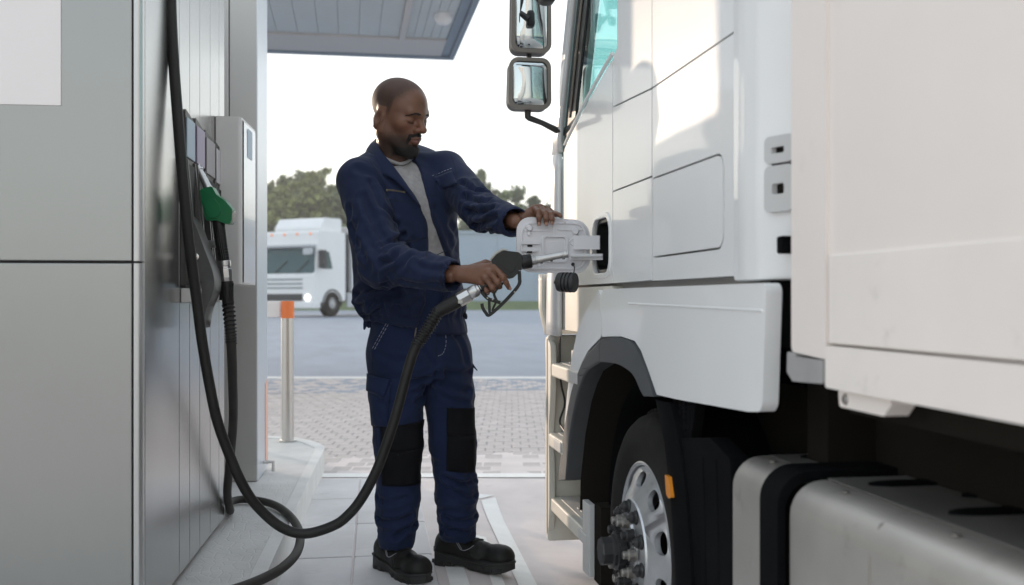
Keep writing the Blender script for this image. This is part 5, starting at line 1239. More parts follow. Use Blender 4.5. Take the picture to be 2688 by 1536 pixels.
bm_ = m_beard & neckcut
kf = bm_[hF].all(1); fb = hF[kf]; uu, inv = np.unique(fb, return_inverse=True)
bvt = hV[uu] + hN[uu] * (thick[uu] + .0012 * pnoise(hV[uu] * 420))[:, None] + (np.outer(thick[uu] - .0009, -hu * .9 + hf * .2))
o = skin_obj('beard', bvt, inv.reshape(fb.shape), M['beard']); o.parent = body
m_mous = (u_ > -.0615 - .9 * (np.abs(s__) - .012).clip(0, 1) * .6) & (u_ < -.0475 - .25 * np.abs(s__)) & (np.abs(s__) < .030) & (f_ > .072)
m_mous |= (np.abs(s__) > .0235) & (np.abs(s__) < .031) & (u_ < -.055) & (u_ > -.092) & (f_ > .055)
layer('moustache', m_mous, M['beard'], .0022, .0009, 420)
m_lip = (u_ < -.0635) & (u_ > -.0865) & (np.abs(s__) < .022 - .0) & (f_ > .0765) & (((u_ + .0735) / .0115) ** 2 + (s__ / .0225) ** 2 < 1)
layer('lips', m_lip, M['lip'], .0003)
m_brow = (np.abs(u_ - (.0125 + .10 * (np.abs(s__) - .012) - 2.6 * (np.abs(s__) - .030).clip(0, 1) ** 1.35)) < .0042 - .04 * (np.abs(s__) - .030).clip(0, .1)) & (np.abs(s__) > .011) & (np.abs(s__) < .053) & (f_ > .045)
layer('eyebrow', m_brow, M['beard'], .0012, .0006, 500)
for s_ in (-1, 1):
    b = MB(); b.tube([hp(.0850, s_ * .020, -.0175), hp(.0873, s_ * .028, -.0198), hp(.0867, s_ * .034, -.0200), hp(.0805, s_ * .044, -.0175)], [.0008, .0012, .0012, .0008], 6)
    o = b.build('eyelash', M['beard'], body)

# ------------------------------------------------ grey shirt
RINGS = [(1.515, .148, 3.700, .074, .066), (1.475, .175, 3.700, .150, .092), (1.435, .19, 3.697, .195, .118), (1.36, .195, 3.692, .205, .140), (1.27, .197, 3.69, .203, .146), (1.15, .207, 3.69, .199, .142), (1.06, .215, 3.69, .202, .146), (1.00, .221, 3.69, .208, .152), (.958, .230, 3.69, .199, .143), (.935, .236, 3.69, .186, .131), (.905, .241, 3.69, .190, .134), (.872, .245, 3.69, .192, .136)]
t = SDF((-.05, 3.5, 1.085), (.44, 3.9, 1.56), .0055)
t.add(t.loft([(z, x, y, a - .016, b - .016) for z, x, y, a, b in RINGS[:1] + RINGS[2:]], TANG, 2.2))
t.sub(t.cone(NB + V3((.01, -.012, .0)), NB + V3((.02, -.03, .12)), .066, .075), .01)
tV, tF = t.mesh(); tN = vnormals(tV, tF)
am = .006 * folds(tV, 15, (.3, 0, 1), 5, .5, 2.2) + .004 * pnoise(tV * 16)
tV = tV + tN * am[:, None]
shirt = PK(skin_obj('t_shirt', tV, tF, M['grey_shirt']))
ring = []
for a in np.linspace(0, 2 * math.pi, 40, endpoint=False):
    ring.append(NB + V3((.012, -.014, .0)) + LAT * math.cos(a) * .070 + FWD * math.sin(a) * .066 + V3((0, 0, .006 - .030 * max(0, math.sin(a)) ** 1.5 + .010 * abs(math.cos(a)))))
b = MB(); b.tube(ring, .0065, 8, closed=True); b.build('neck_rib', M['grey_shirt'], shirt)

# ------------------------------------------------ jacket
j = SDF((-.15, 3.10, .865), (.63, 3.98, 1.60), .0052)
j.add(j.loft(RINGS, TANG, 2.25))
sh = {k: V3(J[k]) for k in J}
j.add(j.cone(NB + V3((-.045, .0, -.012)), sh['rsh'] + V3((.01, 0, .005)), .050, .074), .035)
j.add(j.cone(NB + V3((.055, .02, -.012)), sh['lsh'] + V3((-.01, 0, .0)), .050, .070), .035)
arm = SDF.__new__(SDF); arm.__dict__.update(j.__dict__)
def cuffp(a, b, t_): return sh[a] + (sh[b] - sh[a]) * t_
arm.d = j.cone(sh['rsh'], sh['relb'], .079, .070)
arm.add(j.cone(sh['relb'], cuffp('relb', 'rwri', .96), .066, .053), .018)
arm.add(j.ell(sh['relb'] + V3((-.012, .01, -.012)), [.068] * 3), .02)
j.add(arm.d, .020)
arm.d = j.cone(sh['lsh'], sh['lelb'], .076, .062)
arm.add(j.cone(sh['lelb'], cuffp('lelb', 'lwri', .93), .060, .049), .015)
j.add(arm.d, .024)
# the open front: everything between the two plackets is cut away in front of the shirt
ZO = [1.60, 1.504, 1.431, 1.329, 1.27, 1.21, 1.146, 1.036, .889, .86]
SR = [-.105, -.092, -.064, .000, .020, .022, .016, -.006, -.062, -.07]
SL = [.060, .052, .026, .037, .054, .082, .108, .094, .012, .0]
zf = j.Z[0, 0, :]; cxy = spline(np.array(sorted(RINGS)), 12)
cx_ = np.interp(zf, cxy[:, 0], cxy[:, 1]); cy_ = np.interp(zf, cxy[:, 0], cxy[:, 2])
px_, py_ = j.X - cx_.astype(f32), j.Y - cy_.astype(f32)
sl_ = px_ * f32(LAT[0]) + py_ * f32(LAT[1]); tf_ = px_ * f32(FWD[0]) + py_ * f32(FWD[1])
o_ = np.argsort(ZO); sr_ = np.interp(zf, np.array(ZO)[o_], np.array(SR)[o_]).astype(f32); sL_ = np.interp(zf, np.array(ZO)[o_], np.array(SL)[o_]).astype(f32)
armd = np.minimum(j.cone(sh['rsh'], sh['relb'], .085, .078), j.cone(sh['relb'], sh['rwri'], .072, .060))
armd = np.minimum(armd, np.minimum(j.cone(sh['lsh'], sh['lelb'], .085, .07), j.cone(sh['lelb'], sh['lwri'], .068, .056)))
wedge = np.maximum(np.maximum(np.maximum(sr_ - sl_, sl_ - sL_), .03 - tf_), -armd)
j.sub(wedge, .004)
# hollow neck and cuffs
j.sub(j.cone(NB + V3((0, 0, -.03)), NB + V3((.02, -.03, .14)), .074, .085), .008)
j.sub(j.cone(cuffp('relb', 'rwri', .90), cuffp('relb', 'rwri', 1.2), .044, .046), .003)
j.sub(j.cone(cuffp('lelb', 'lwri', .86), cuffp('lelb', 'lwri', 1.2), .041, .043), .003)
# hem: tilted cut, hollow inside
j.d = np.maximum(j.d, (.925 - .062 * ((sl_ + .2) / .25).clip(0, 1)) - j.Z)
j.sub(j.loft([(z, x, y, a - .012, b - .012) for z, x, y, a, b in [(.93, .237, 3.69, .186, .131), (.86, .245, 3.69, .192, .136), (.80, .25, 3.69, .19, .136)]], TANG, 2.25))
jV, jF = j.mesh()
jN = vnormals(jV, jF)
# cloth folds
A = lambda a, b, t_: sh[a] + (sh[b] - sh[a]) * t_
w_el = gauss(jV, sh['relb'], .13); w_rs = gauss(jV, sh['rsh'] + V3((.05, 0, -.06)), .12)
w_le = gauss(jV, sh['lelb'], .14); w_up = gauss(jV, A('rsh', 'relb', .55), .14); w_fo = gauss(jV, A('relb', 'rwri', .55), .14)
dsp = .0050 * pnoise(jV * 11) + .0022 * pnoise(jV * 27)
dsp += .017 * w_el * (folds(jV, 20, (.75, .25, .55), 4, .4, 2.5) - .35)
dsp += .012 * w_up * (folds(jV, 17, (.35, -.1, -.9), 4, .5, 2.2) - .35)
dsp += .008 * w_rs * (folds(jV, 19, (.5, -.2, -.8), 5, .4, 2.2) - .35)
dsp += .006 * w_fo * (folds(jV, 17, (.9, -.4, .1), 4, .5, 2.0) - .35)
dsp += .016 * w_le * (folds(jV, 21, (.3, -.3, .8), 3, .4, 2.4) - .35)
w_w = np.exp(-((jV[:, 2] - .955) / .06) ** 2) * (np.minimum(seg_dist(jV, [sh['rsh'], sh['relb'], sh['rwri']]), seg_dist(jV, [sh['lsh'], sh['lelb'], sh['lwri']])) > .085)
dsp += .010 * w_w * (folds(jV, 30, (.0, 0, 1), 6, .3, 1.8) - .4)
tor = (np.exp(-((jV[:, 2] - 1.15) / .14) ** 2))
dsp += .007 * tor * (folds(jV, 12, (.35, -.2, -1), 5, .5, 2.2) - .35)
jV = jV + jN * dsp[:, None]
jV = smooth_mesh(jV, jF, 1, .35)
jN = vnormals(jV, jF)
for k_ in sorted(CREASE):
    if k_.startswith('cj_') and k_ in FEAT: jV = crease(jV, jN, FEAT[k_], *CREASE[k_])
jacket = PK(skin_obj('jacket', jV, jF, M['navy']))

# collar: one folded strip round the neck
ci = spline(COLLAR['inner'], 4); co = spline(COLLAR['outer'], 4); rows = []
cen = NB + V3((.01, 0, .0))
for p, q in zip(ci, co):
    mid = (p + q) / 2; outw = mid - cen; outw[2] = .03; outw /= np.linalg.norm(outw)
    L_ = np.linalg.norm(p - q)
    rows.append([p - V3((0, 0, .022)) * min(1, L_ / .05) - outw * .006, p, p * .75 + q * .25 + outw * .010 * min(1, L_ / .05), mid + outw * .013 * min(1, L_ / .05), p * .25 + q * .75 + outw * .011 * min(1, L_ / .05), q + outw * .004])
b = MB(); b.grid(rows); col_o = b.build('collar', M['navy'], jacket, solid=.004, smooth=60)
col_o.parent = jacket
jacket_col = col_o

# ------------------------------------------------ trousers
p = SDF((-.02, 3.5, .06), (.56, 3.92, 1.06), .0052)
p.add(p.loft([(1.045, .217, 3.692, .165, .115), (.945, .236, 3.692, .165, .116), (.90, .243, 3.69, .170, .122), (.84, .25, 3.692, .176, .126), (.78, .258, 3.697, .176, .122), (.735, .262, 3.70, .16, .11), (.71, .265, 3.70, .12, .08)], TANG, 2.2))
leg = SDF.__new__(SDF); leg.__dict__.update(p.__dict__)
def limb(pts, k):
    leg.d = np.full(p.d.shape, 1.0, f32)
    for (a, ra), (b, rb) in zip(pts[:-1], pts[1:]): leg.add(p.cone(a, b, ra, rb), k)
    return leg.d
rl = limb([((.166, 3.700, .80), .098), ((.170, 3.69, .66), .098), ((.176, 3.665, .477), .086), ((.176, 3.690, .28), .077), ((.172, 3.705, .125), .069)], .02).copy()
ll = limb([((.345, 3.735, .80), .098), ((.362, 3.72, .66), .092), ((.376, 3.695, .477), .083), ((.392, 3.725, .28), .074), ((.402, 3.755, .135), .070)], .02).copy()
h_ = np.clip(.5 + .5 * (ll - rl) / f32(.016), 0, 1); both = ll * (1 - h_) + rl * h_ - f32(.016) * h_ * (1 - h_)
p.add(both.astype(f32), .05)
p.d = np.maximum(p.d, .082 + .0 - p.Z)
for a in ((.172, 3.705, .06), (.402, 3.755, .06)): p.sub(p.cone(a, (a[0], a[1], .11), .060, .058), .004)
pV, pF = p.mesh(); pN = vnormals(pV, pF)
dsp = .0045 * pnoise(pV * 10) + .002 * pnoise(pV * 25)
for c, r, fr, di, am in (((.26, 3.60, .72), .13, 16, (1, -.2, .35), .010), ((.18, 3.60, .46), .12, 18, (.8, .2, -.5), .007), ((.38, 3.62, .42), .14, 17, (.7, -.2, .6), .009),
                         ((.172, 3.66, .17), .12, 19, (1, .1, .35), .010), ((.40, 3.70, .19), .13, 19, (.9, -.1, -.45), .011), ((.17, 3.6, .62), .12, 15, (.4, 0, -1), .006), ((.37, 3.62, .60), .12, 15, (-.35, 0, -1), .007), ((.39, 3.65, .30), .09, 18, (.9, 0, .5), .007)):
    dsp += am * gauss(pV, c, r) * (folds(pV, fr, di, 4, .5, 2.3) - .35)
pV = pV + pN * dsp[:, None]
pV = smooth_mesh(pV, pF, 1, .35)
pN = vnormals(pV, pF)
for k_ in sorted(CREASE):
    if k_.startswith('ct_') and k_ in FEAT: pV = crease(pV, pN, FEAT[k_], *CREASE[k_])
trousers = PK(skin_obj('trousers', pV, pF, M['navy2']))

# ------------------------------------------------ boots
def boot(heel, toe, ank, name='boot'):
    heel = V3((*heel, 0)); toe = V3((*toe, 0)); d = toe - heel; L = np.linalg.norm(d); d /= L; s_ = np.array([-d[1], d[0], 0])
    Wd = lambda f, s, z: heel + d * f + s_ * s + V3((0, 0, z))
    g = SDF(np.minimum(heel, toe) - V3((.08, .08, .02)), np.maximum(heel, toe) + V3((.08, .08, .22)), .0030)
    a = V3(ank)
    # upper
    up = SDF.__new__(SDF); up.__dict__.update(g.__dict__)
    up.d = g.cone(Wd(.045, 0, .055), Wd(.055, 0, .085), .040, .040)
    up.add(g.cone(Wd(.055, 0, .08), (a[0], a[1], .155), .043, .044), .02)
    up.add(g.cone(Wd(.10, 0, .075), Wd(.19, .004, .052), .046, .040), .03)
    up.add(g.cone(Wd(.19, .004, .052), Wd(L - .055, .006, .046), .043, .040), .03)
    up.add(g.ell(Wd(L - .062, .006, .052), [.052, .050, .040], np.array([d, s_, [0, 0, 1]])), .02)
    up.d = np.maximum(up.d, .026 - g.Z)
    Vu, Fu = up.mesh(); Nu = vnormals(Vu, Fu)
    f_ = (Vu - heel) @ d
    Vu = Vu + Nu * (.0012 * pnoise(Vu * 40) + .003 * np.exp(-((f_ - .19) / .03) ** 2) * (folds(Vu, 60, s_, 5, .2, 2) - .4))[:, None]
    o = PK(skin_obj(name, Vu, Fu, M['leather']))
    # sole: outline extruded, arched instep, cleats
    outl = []
    for t_ in np.linspace(0, 1, 15):
        f = t_ * (L + .004) - .002
        w = .034 + .010 * math.sin(min(1, t_ / .18) * 1.57) - .008 * math.exp(-((t_ - .42) / .14) ** 2) + .010 * math.exp(-((t_ - .72) / .2) ** 2)
        w *= math.sqrt(max(0, 1 - max(0, (t_ - .80) / .2) ** 2.4)) if t_ > .8 else 1
        w *= math.sqrt(max(0, 1 - max(0, (.10 - t_) / .10) ** 2.4)) if t_ < .1 else 1
        outl.append((f, w))
    poly = [(f, w) for f, w in outl] + [(f, -w) for f, w in reversed(outl[1:-1])]
    def zt(f): return float(np.interp(f / L, [0, .08, .25, .45, .7, 1.0], [.062, .060, .048, .040, .036, .044]))
    def zb(f): return float(np.interp(f / L, [0, .06, .30, .34, .46, .50, .9, 1.0], [.004, .0, .0, .012, .012, .0, .0, .014]))
    b = MB(); b.prism(poly, lambda u, v, l: Wd(u, v * (1.03 if l < .5 else .98), zb(u) if l < .5 else zt(u)), 0, 1)
    so = b.build('sole', M['sole'], o, bevel=.004, seg=2)
    ring = [Wd(u, v * 1.02, zt(u) - .004) for u, v in poly]
    b = MB(); b.tube(ring, .004, 6, closed=True); b.build('welt', M['sole'], o)
    for k in range(9):
        f = L * (.04 + .105 * k)
        if .30 < f / L < .48: continue
        w = float(np.interp(f, [x for x, _ in outl], [y for _, y in outl]))
        for sg in (-1, 1):
            b = MB(); b.box(-.010, .010, -.004, .004, .001, .020); q = b.build('cleat', M['sole'], o, bevel=.002)
            q.location = Wd(f, sg * (w + .0005), 0); q.rotation_euler = (0, 0, math.atan2(d[1], d[0]))
    # laces and tongue
    bv = BVHTree.FromPolygons([tuple(x) for x in Vu], [tuple(int(i) for i in x) for x in Fu])
    def onup(f, s):
        h = bv.ray_cast(Vector(Wd(f, s, .25)), Vector((0, 0, -1)))[0]
        return V3(h) if h else Wd(f, s, .1)
    for k, f in enumerate((.118, .138, .158, .178)):
        pts = [onup(f, q) + V3((0, 0, .002)) for q in np.linspace(-.024, .024, 7)]
        b = MB(); b.tube(pts, .0022, 6); b.build('lace', M['sole'], o)
        pts = [onup(f + .02 * q, -.022 + .044 * q) + V3((0, 0, .003)) for q in np.linspace(0, 1, 6)]
        b = MB(); b.tube(pts, .0022, 6); b.build('lace', M['sole'], o)
    # stitched seams on the side towards the camera
    def seam(pts):
        out = []
        for f, z in pts:
            side = -1 if s_[1] > 0 else 1
            hh = bv.ray_cast(Vector(Wd(f, side * .12, z)), Vector(tuple(-side * s_)))[0]
            if hh: out.append(V3(hh) + s_ * side * .0008)
        if len(out) > 2:
            b = MB(); b.tube(spline(out, 4), .0009, 5); b.build('stitching', M['thread'], o)
    seam([(.095, .145), (.105, .12), (.118, .095), (.135, .072)]); seam([(.101, .145), (.111, .12), (.124, .095), (.140, .074)])
    seam([(.135, .072), (.15, .070), (.17, .078), (.185, .09)]); seam([(.03, .13), (.034, .11), (.04, .085)])
    return o
boot((.112, 3.815), (.262, 3.515), J['rank']); boot((.322, 3.835), (.598, 3.640), J['lank'])
# ================================================================== SEAMS, POCKETS, PATCHES ON THE CLOTHES
DV = Vector((.078, .997, 0)).normalized()
def bvh_of(V, F): return BVHTree.FromPolygons([tuple(map(float, v)) for v in V], [tuple(map(int, f)) for f in F])
BJ, BT = bvh_of(jV, jF), bvh_of(pV, pF)
def snap(bv, q):
    q = Vector(tuple(map(float, q))); h = bv.ray_cast(q - DV * .09, DV, .16)
    if h[0] is None: h = bv.find_nearest(q)
    return h[0], h[1]
def seamline(key, par, bv, r=.0009, m='thread', off=.0004, dashed=False, name='seam', lift=None):
    P = spline(FEAT[key], 10); pts = []
    for q in P:
        h, n = snap(bv, q)
        if n.dot(DV) > 0: n = -n
        pts.append(h + n * off)
    b = MB()
    if dashed:
        for i in range(0, len(pts) - 2, 3): b.tube(pts[i:i + 3], r, 5)
    else: b.tube(pts, r, 6)
    return b.build(name, M[m], par)
def patch(quad, par, bv, m, name, off=.0025, nu=12, nv=14, bulge=0.0, curve=0.0, lift=0.0):
    """a piece of cloth sewn on: four corners in space, laid on the surface"""
    a, b_, c, d = [V3(q) for q in quad]; rows = []
    for v in np.linspace(0, 1, nv):
        row = []
        for u in np.linspace(0, 1, nu):
            q = (a * (1 - u) + b_ * u) * (1 - v) + (d * (1 - u) + c * u) * v
            q = q + V3((0, 0, -curve * 4 * u * (1 - u) * v))
            h, n = snap(bv, q)
            if n.dot(DV) > 0: n = -n
            e = min(1, min(u, 1 - u, v, 1 - v) * 8)
            row.append(h + n * (off * (.55 + .45 * e) + bulge * (4 * u * (1 - u)) * (4 * v * (1 - v)) + lift * v))
        rows.append(row)
    mb = MB(); mb.grid(rows); o = mb.build(name, M[m], par, solid=.0022, smooth=60)
    return o, rows
def edging(rows, par, name='stitching', inset=1, m='thread', sides='lrtb'):
    L = []
    if 't' in sides: L.append([r for r in rows[inset]])
    if 'b' in sides: L.append([r for r in rows[-1 - inset]])
    if 'l' in sides: L.append([r[inset] for r in rows])
    if 'r' in sides: L.append([r[-1 - inset] for r in rows])
    b = MB()
    for l in L:
        P = [p - DV * .0007 for p in l]; P = [Vector(tuple(x)) for x in spline([tuple(p) for p in P], 3)]
        for i in range(0, len(P) - 2, 3): b.tube(P[i:i + 3], .0010, 5)
    return b.build(name, M[m], par)

# jacket
for k in ('yoke_r', 'armhole_r', 'armhole_l', 'panel_r', 'slant_l', 'pocket_l', 'cuff_r', 'cuff_l', 'sleeve', 'hem', 'sleeve_l'):
    seamline(k, jacket, BJ, .0014, 'navy_thread', -.0004)
for k in ('edge_r', 'edge_l', 'zip_low'):
    seamline(k, jacket, BJ, .0016, 'navy_thread', .0004, name='zip_tape')
seamline('flap_l2', jacket, BJ, .0007, 'thread', .0004, True, 'stitching')
z_ = seamline('chest_zip', jacket, BJ, .0032, 'zip', .0002, name='chest_zip')
e0 = snap(BJ, FEAT['chest_zip'][0])[0]; e1 = snap(BJ, FEAT['chest_zip'][-1])[0]
for e in (e0, e1):
    MB().box(-.0035, .0035, -.003, .001, -.0035, .0035).build('zip_stop', M['zip'], jacket, bevel=.001).location = e
o, rows = patch(FEAT['flap_l'], jacket, BJ, 'navy', 'pocket_flap', .0035, 10, 8, lift=.002); edging(rows, o, sides='lrb')
pl = snap(BJ, FEAT['zip_low'][-1])[0]
b = MB(); b.tube([pl, pl + Vector((-.003, -.006, -.014)), pl + Vector((-.006, -.007, -.030))], [.0022, .003, .0022], 8); b.build('zip_pull', M['zip'], jacket)

# drawcords at the hem
def bow(c, sgn, name='drawcord'):
    c = V3(c); b = MB()
    b.tube(spline([c + V3((.02 * sgn, .0, .012)), c, c + V3((-.006 * sgn, -.006, -.012)), c + V3((-.013 * sgn, -.006, -.036)), c + V3((-.018 * sgn, -.003, -.058))], 4), [.004, .005, .006, .007, .007, .0085, .0095, .010, .0105, .011, .011, .010, .009, .008, .006, .005, .003], 8)
    b.tube(spline([c, c + V3((.006 * sgn, -.010, -.018)), c + V3((.006 * sgn, -.010, -.040)), c + V3((-.004 * sgn, -.008, -.046)), c + V3((-.003 * sgn, -.006, -.012))], 4), .0055, 8)
    b.tube(spline([c + V3((.03 * sgn, -.01, .018)), c + V3((.012 * sgn, -.008, .002)), c + V3((0, -.006, -.004))], 4), .004, 6)
    return b.build(name, M['navy'], jacket)
bow((.072, 3.665, .948), 1)
b = MB(); b.tube(spline([(.398, 3.70, .985), (.408, 3.69, .965), (.418, 3.685, .945), (.426, 3.683, .926)], 4), [.006, .006, .006, .006, .0065, .007, .0075, .008, .008, .0085, .008, .006, .003], 8); b.build('drawcord', M['navy_thread'], jacket)
# gathered folds round the right bow
# trousers
for k in ('front_pocket', 'front_pocket2', 'fly'): seamline(k, trousers, BT, .0008, 'thread', .0004, True, 'stitching')
for k in ('fly_seam', 'side_r', 'inseam_l', 'thigh_r'): seamline(k, trousers, BT, .0014, 'navy_thread', -.0003)
def halves(q, t):
    a, b_, c, d = [V3(x) for x in q]; l = a + (d - a) * t; r = b_ + (c - b_) * t
    return [a, b_, r, l], [l, r, c, d]
for key in ('knee_r', 'knee_l'):
    up_, lo_ = halves(FEAT[key], .42)
    for q in (up_, lo_):
        o, rows = patch(q, trousers, BT, 'knee', 'knee_patch', .0030, 14, 12); edging(rows, o)
o, rows = patch(FEAT['cargo_body'], trousers, BT, 'navy2', 'cargo_pocket', .004, 12, 14, bulge=.008); edging(rows, o, sides='rb')
o, rows = patch(FEAT['cargo_flap'], trousers, BT, 'navy2', 'pocket_flap', .009, 12, 8, bulge=.004, lift=.006); edging(rows, o, sides='rb')
mb = MB(); mb.grid([[(.428, 3.70, .795), (.437, 3.705, .790)], [(.437, 3.69, .770), (.449, 3.70, .762)], [(.452, 3.685, .748), (.466, 3.695, .735)]]); mb.build('pocket_flap', M['navy2'], trousers, solid=.003)
# ================================================================== NOZZLES AND HOSES
M['noz_black'] = mat('worn black nozzle', (.010, .0098, .0096), .38, var=.12, vscale=18, spec=.35, bump=.05, bscale=200)
M['noz_edge'] = mat('pale nozzle trim', (.42, .40, .36), .45)
M['spout'] = mat('aluminium spout', (.52, .51, .50), .33, metal=.85, var=.06, vscale=20)
M['green'] = mat('green nozzle cover', (.010, .150, .055), .38, var=.06, vscale=14)
M['steel_hex'] = mat('satin swivel nut', (.55, .545, .54), .30, metal=.9)

nz = empty('fuel_nozzle', (.4905, 3.1319, 1.0998), -R(9.175)); tag(nz, 'black fuel nozzle with metal spout held in the man\'s right hand', 'fuel nozzle')
XZ = lambda pts, y=0.0: [(x, y, z) for x, z in pts]
body_o = [(-.0506, .02), (-.0329, .0397), (-.0125, .0518), (.036, .0462), (.0459, .0377), (.0459, -.0095), (.036, -.0102), (.0328, -.021), (.0196, -.0332), (.0032, -.0381), (-.0066, -.0276), (-.0329, .0042), (-.0476, .0108)]
MB().py(rounded(body_o, [.008, .012, .014, .010, .003, .003, .003, .008, .010, .010, .008, .006, .006], 4), -.024, .024).build('body', M['noz_black'], nz, bevel=.013, seg=4)
# faceted cheek and the cap's edge highlight drawn as a pale tube
MB().py(rounded([(-.030, .030), (-.012, .043), (.030, .038), (.034, .010), (.012, -.020), (-.020, .006)], .008, 3), -.0285, .0285).build('cheek', M['noz_black'], nz, bevel=.006, seg=3)
b = MB(); b.tube([(-.0525, .0, .0225), (-.0345, .0, .0420), (-.0135, .0, .0540), (.0, .0, .0530)], [.004, .006, .006, .003], 8); b.build('rim_highlight', M['noz_edge'], nz)
ax_s = Vector((.0761 - .0459, 0, .0193 - .0147)).normalized()
MB().lathe([(.0215, 0), (.0225, .003), (.0225, .029), (.020, .033), (.014, .034)], (.0445, 0, .0150), ax_s, 28).build('spout_collar', M['noz_black'], nz)
sp = spline([(.0738, 0, .019), (.0918, 0, .0226), (.1279, 0, .0298), (.1738, 0, .0387), (.1880, 0, .0413)], 8)
spout = MB().tube(sp, [.0138 - .0030 * min(1, i / 20) for i in range(len(sp))], 24).build('spout', M['spout'], nz)
dsp_ = Vector((.1912 - .1738, 0, .0413 - .0387)).normalized()
MB().lathe([(.0105, -.003), (.0132, -.002), (.0132, .001), (.0118, .002), (.0118, .012), (.0128, .013), (.0128, .016), (.009, .016), (.009, .004)], (.1745, 0, .0388), dsp_, 24).build('spout_tip', M['spout'], spout)
for k in range(4):
    c = Vector((.0765, 0, .0196)) + Vector((.98, 0, .2)) * .0048 * k
    b = MB(); b.lathe([(.0135, -.0018), (.0158, -.0008), (.0158, .0008), (.0135, .0018)], c, (.98, 0, .2), 22); b.build('spout_spring', M['steel_hex'], spout)
for t_ in (.38, .58, .80):
    c = Vector(sp[int(t_ * (len(sp) - 1))]); MB().box(-.004, .004, -.003, .003, -.0145, -.009).build('spout_vent', M['noz_black'], spout, bevel=.0008).location = c
# guard, trigger, hook
g1 = spline(XZ([(.0375, -.012), (.0388, -.034), (.0350, -.058), (-.0066, -.1063), (-.0542, -.1490), (-.0673, -.1424), (-.0765, -.127), (-.0790, -.1140)]), 6)
def flatbar(pts, w, th, name, m=None):
    """a flat bar: w in the plane of the nozzle, th across it"""
    rows = []; P = [Vector(p) for p in pts]
    for i, p in enumerate(P):
        t_ = (P[min(i + 1, len(P) - 1)] - P[max(0, i - 1)]).normalized(); n = Vector((-t_.z, 0, t_.x)); ww = (w[i] if hasattr(w, '__len__') else w) / 2
        rows.append([p + n * ww + Vector((0, -th / 2, 0)), p - n * ww + Vector((0, -th / 2, 0)), p - n * ww + Vector((0, th / 2, 0)), p + n * ww + Vector((0, th / 2, 0)), p + n * ww + Vector((0, -th / 2, 0))])
    b = MB(); b.grid(rows); b.add(rows[0][:4], [(0, 1, 2, 3)]); b.add(rows[-1][:4], [(3, 2, 1, 0)])
    return b.build(name, m or M['noz_black'], nz, bevel=.002)
wg = [.0115] * 12 + [.0105] * (len(g1) - 12)
flatbar(g1, wg, .022, 'trigger_guard')
b = MB(); b.tube([(x + .006, -.0085, z + .004) for x, z in ((.034, -.066), (.0, -.106), (-.046, -.146))], .0011, 6); b.build('guard_rim', M['noz_edge'], nz)
b = MB(); b.tube([(-.0735, -.0085, -.1145), (-.0715, -.0085, -.127), (-.064, -.0085, -.138)], .0011, 6); b.build('guard_rim', M['noz_edge'], nz)
flatbar(spline(XZ([(-.0837, -.0735), (-.0624, -.0970), (-.0378, -.1063), (-.021, -.1113)]), 5), .011, .020, 'latch_bar')
flatbar(XZ([(-.0568, -.0990), (-.0560, -.120), (-.0552, -.1440)]), .009, .016, 'strut'); flatbar(XZ([(-.0345, -.1090), (-.041, -.122), (-.0476, -.1380)]), .007, .016, 'strut')
flatbar(spline(XZ([(-.0130, -.0490), (-.0296, -.066), (-.0405, -.0800), (-.0385, -.0930), (-.0310, -.1080)]), 5), .0085, .018, 'trigger')
for x, z in ((.0235, -.078), (-.0615, -.0968), (-.0455, -.101)):
    b = MB(); b.lathe([(.0028, 0), (.002, .0012), (0, .0014)], (x, -.0112, z), (0, -1, 0), 10); b.build('rivet', M['noz_edge'], nz)
b = MB(); gp = spline([(.0098, .006, .0003), (-.0197, .008, -.026), (-.0525, .007, -.0489), (-.090, .0, -.0690)], 6); b.tube(gp, [.021] * 6 + [.0175] * (len(gp) - 6), 20); b.build('grip', M['noz_black'], nz)
swd = Vector((-.1608 + .087, 0, -.108 + .067)).normalized(); sw0 = Vector((-.0865, 0, -.0668))
MB().lathe([(.0165, -.004), (.0165, .008), (.0200, .010), (.0205, .014), (.0205, .034), (.0190, .036)], sw0, swd, 30).build('swivel', M['steel_hex'], nz)
MB().lathe([(.0205, .036), (.0232, .038), (.0232, .074), (.0205, .077)], sw0, swd, 8).build('swivel_nut', M['steel_hex'], nz, bevel=.0012, smooth=20)
MB().lathe([(.0200, .076), (.0225, .079), (.0225, .112), (.0205, .135), (.0190, .152)], sw0, swd, 28).build('hose_sleeve', M['rubber'], nz)
MB().box(-.007, .007, -.0248, -.0225, -.006, .006).build('swivel_mark', M['noz_edge'], nz, bevel=.0006).location = sw0 + swd * .068 + Vector((0, 0, -.008))

def coil(pts, r0, r1, turns, rad, name, parent, m):
    P = spline(pts, 10); L = len(P); out = []
    for i in range(turns * 12 + 1):
        t_ = i / (turns * 12) * (L - 1); k = min(int(t_), L - 2); c = P[k] + (P[k + 1] - P[k]) * (t_ - k)
        d = P[k + 1] - P[k]; d /= np.linalg.norm(d); u = np.cross(d, [.2, 1, .1]); u /= np.linalg.norm(u); v = np.cross(d, u); a = 2 * math.pi * i / 12
        rr_ = r0 + (r1 - r0) * t_ / (L - 1); out.append(c + (u * math.cos(a) + v * math.sin(a)) * rr_)
    b = MB(); b.tube(out, rad, 6); return b.build(name, m, parent)

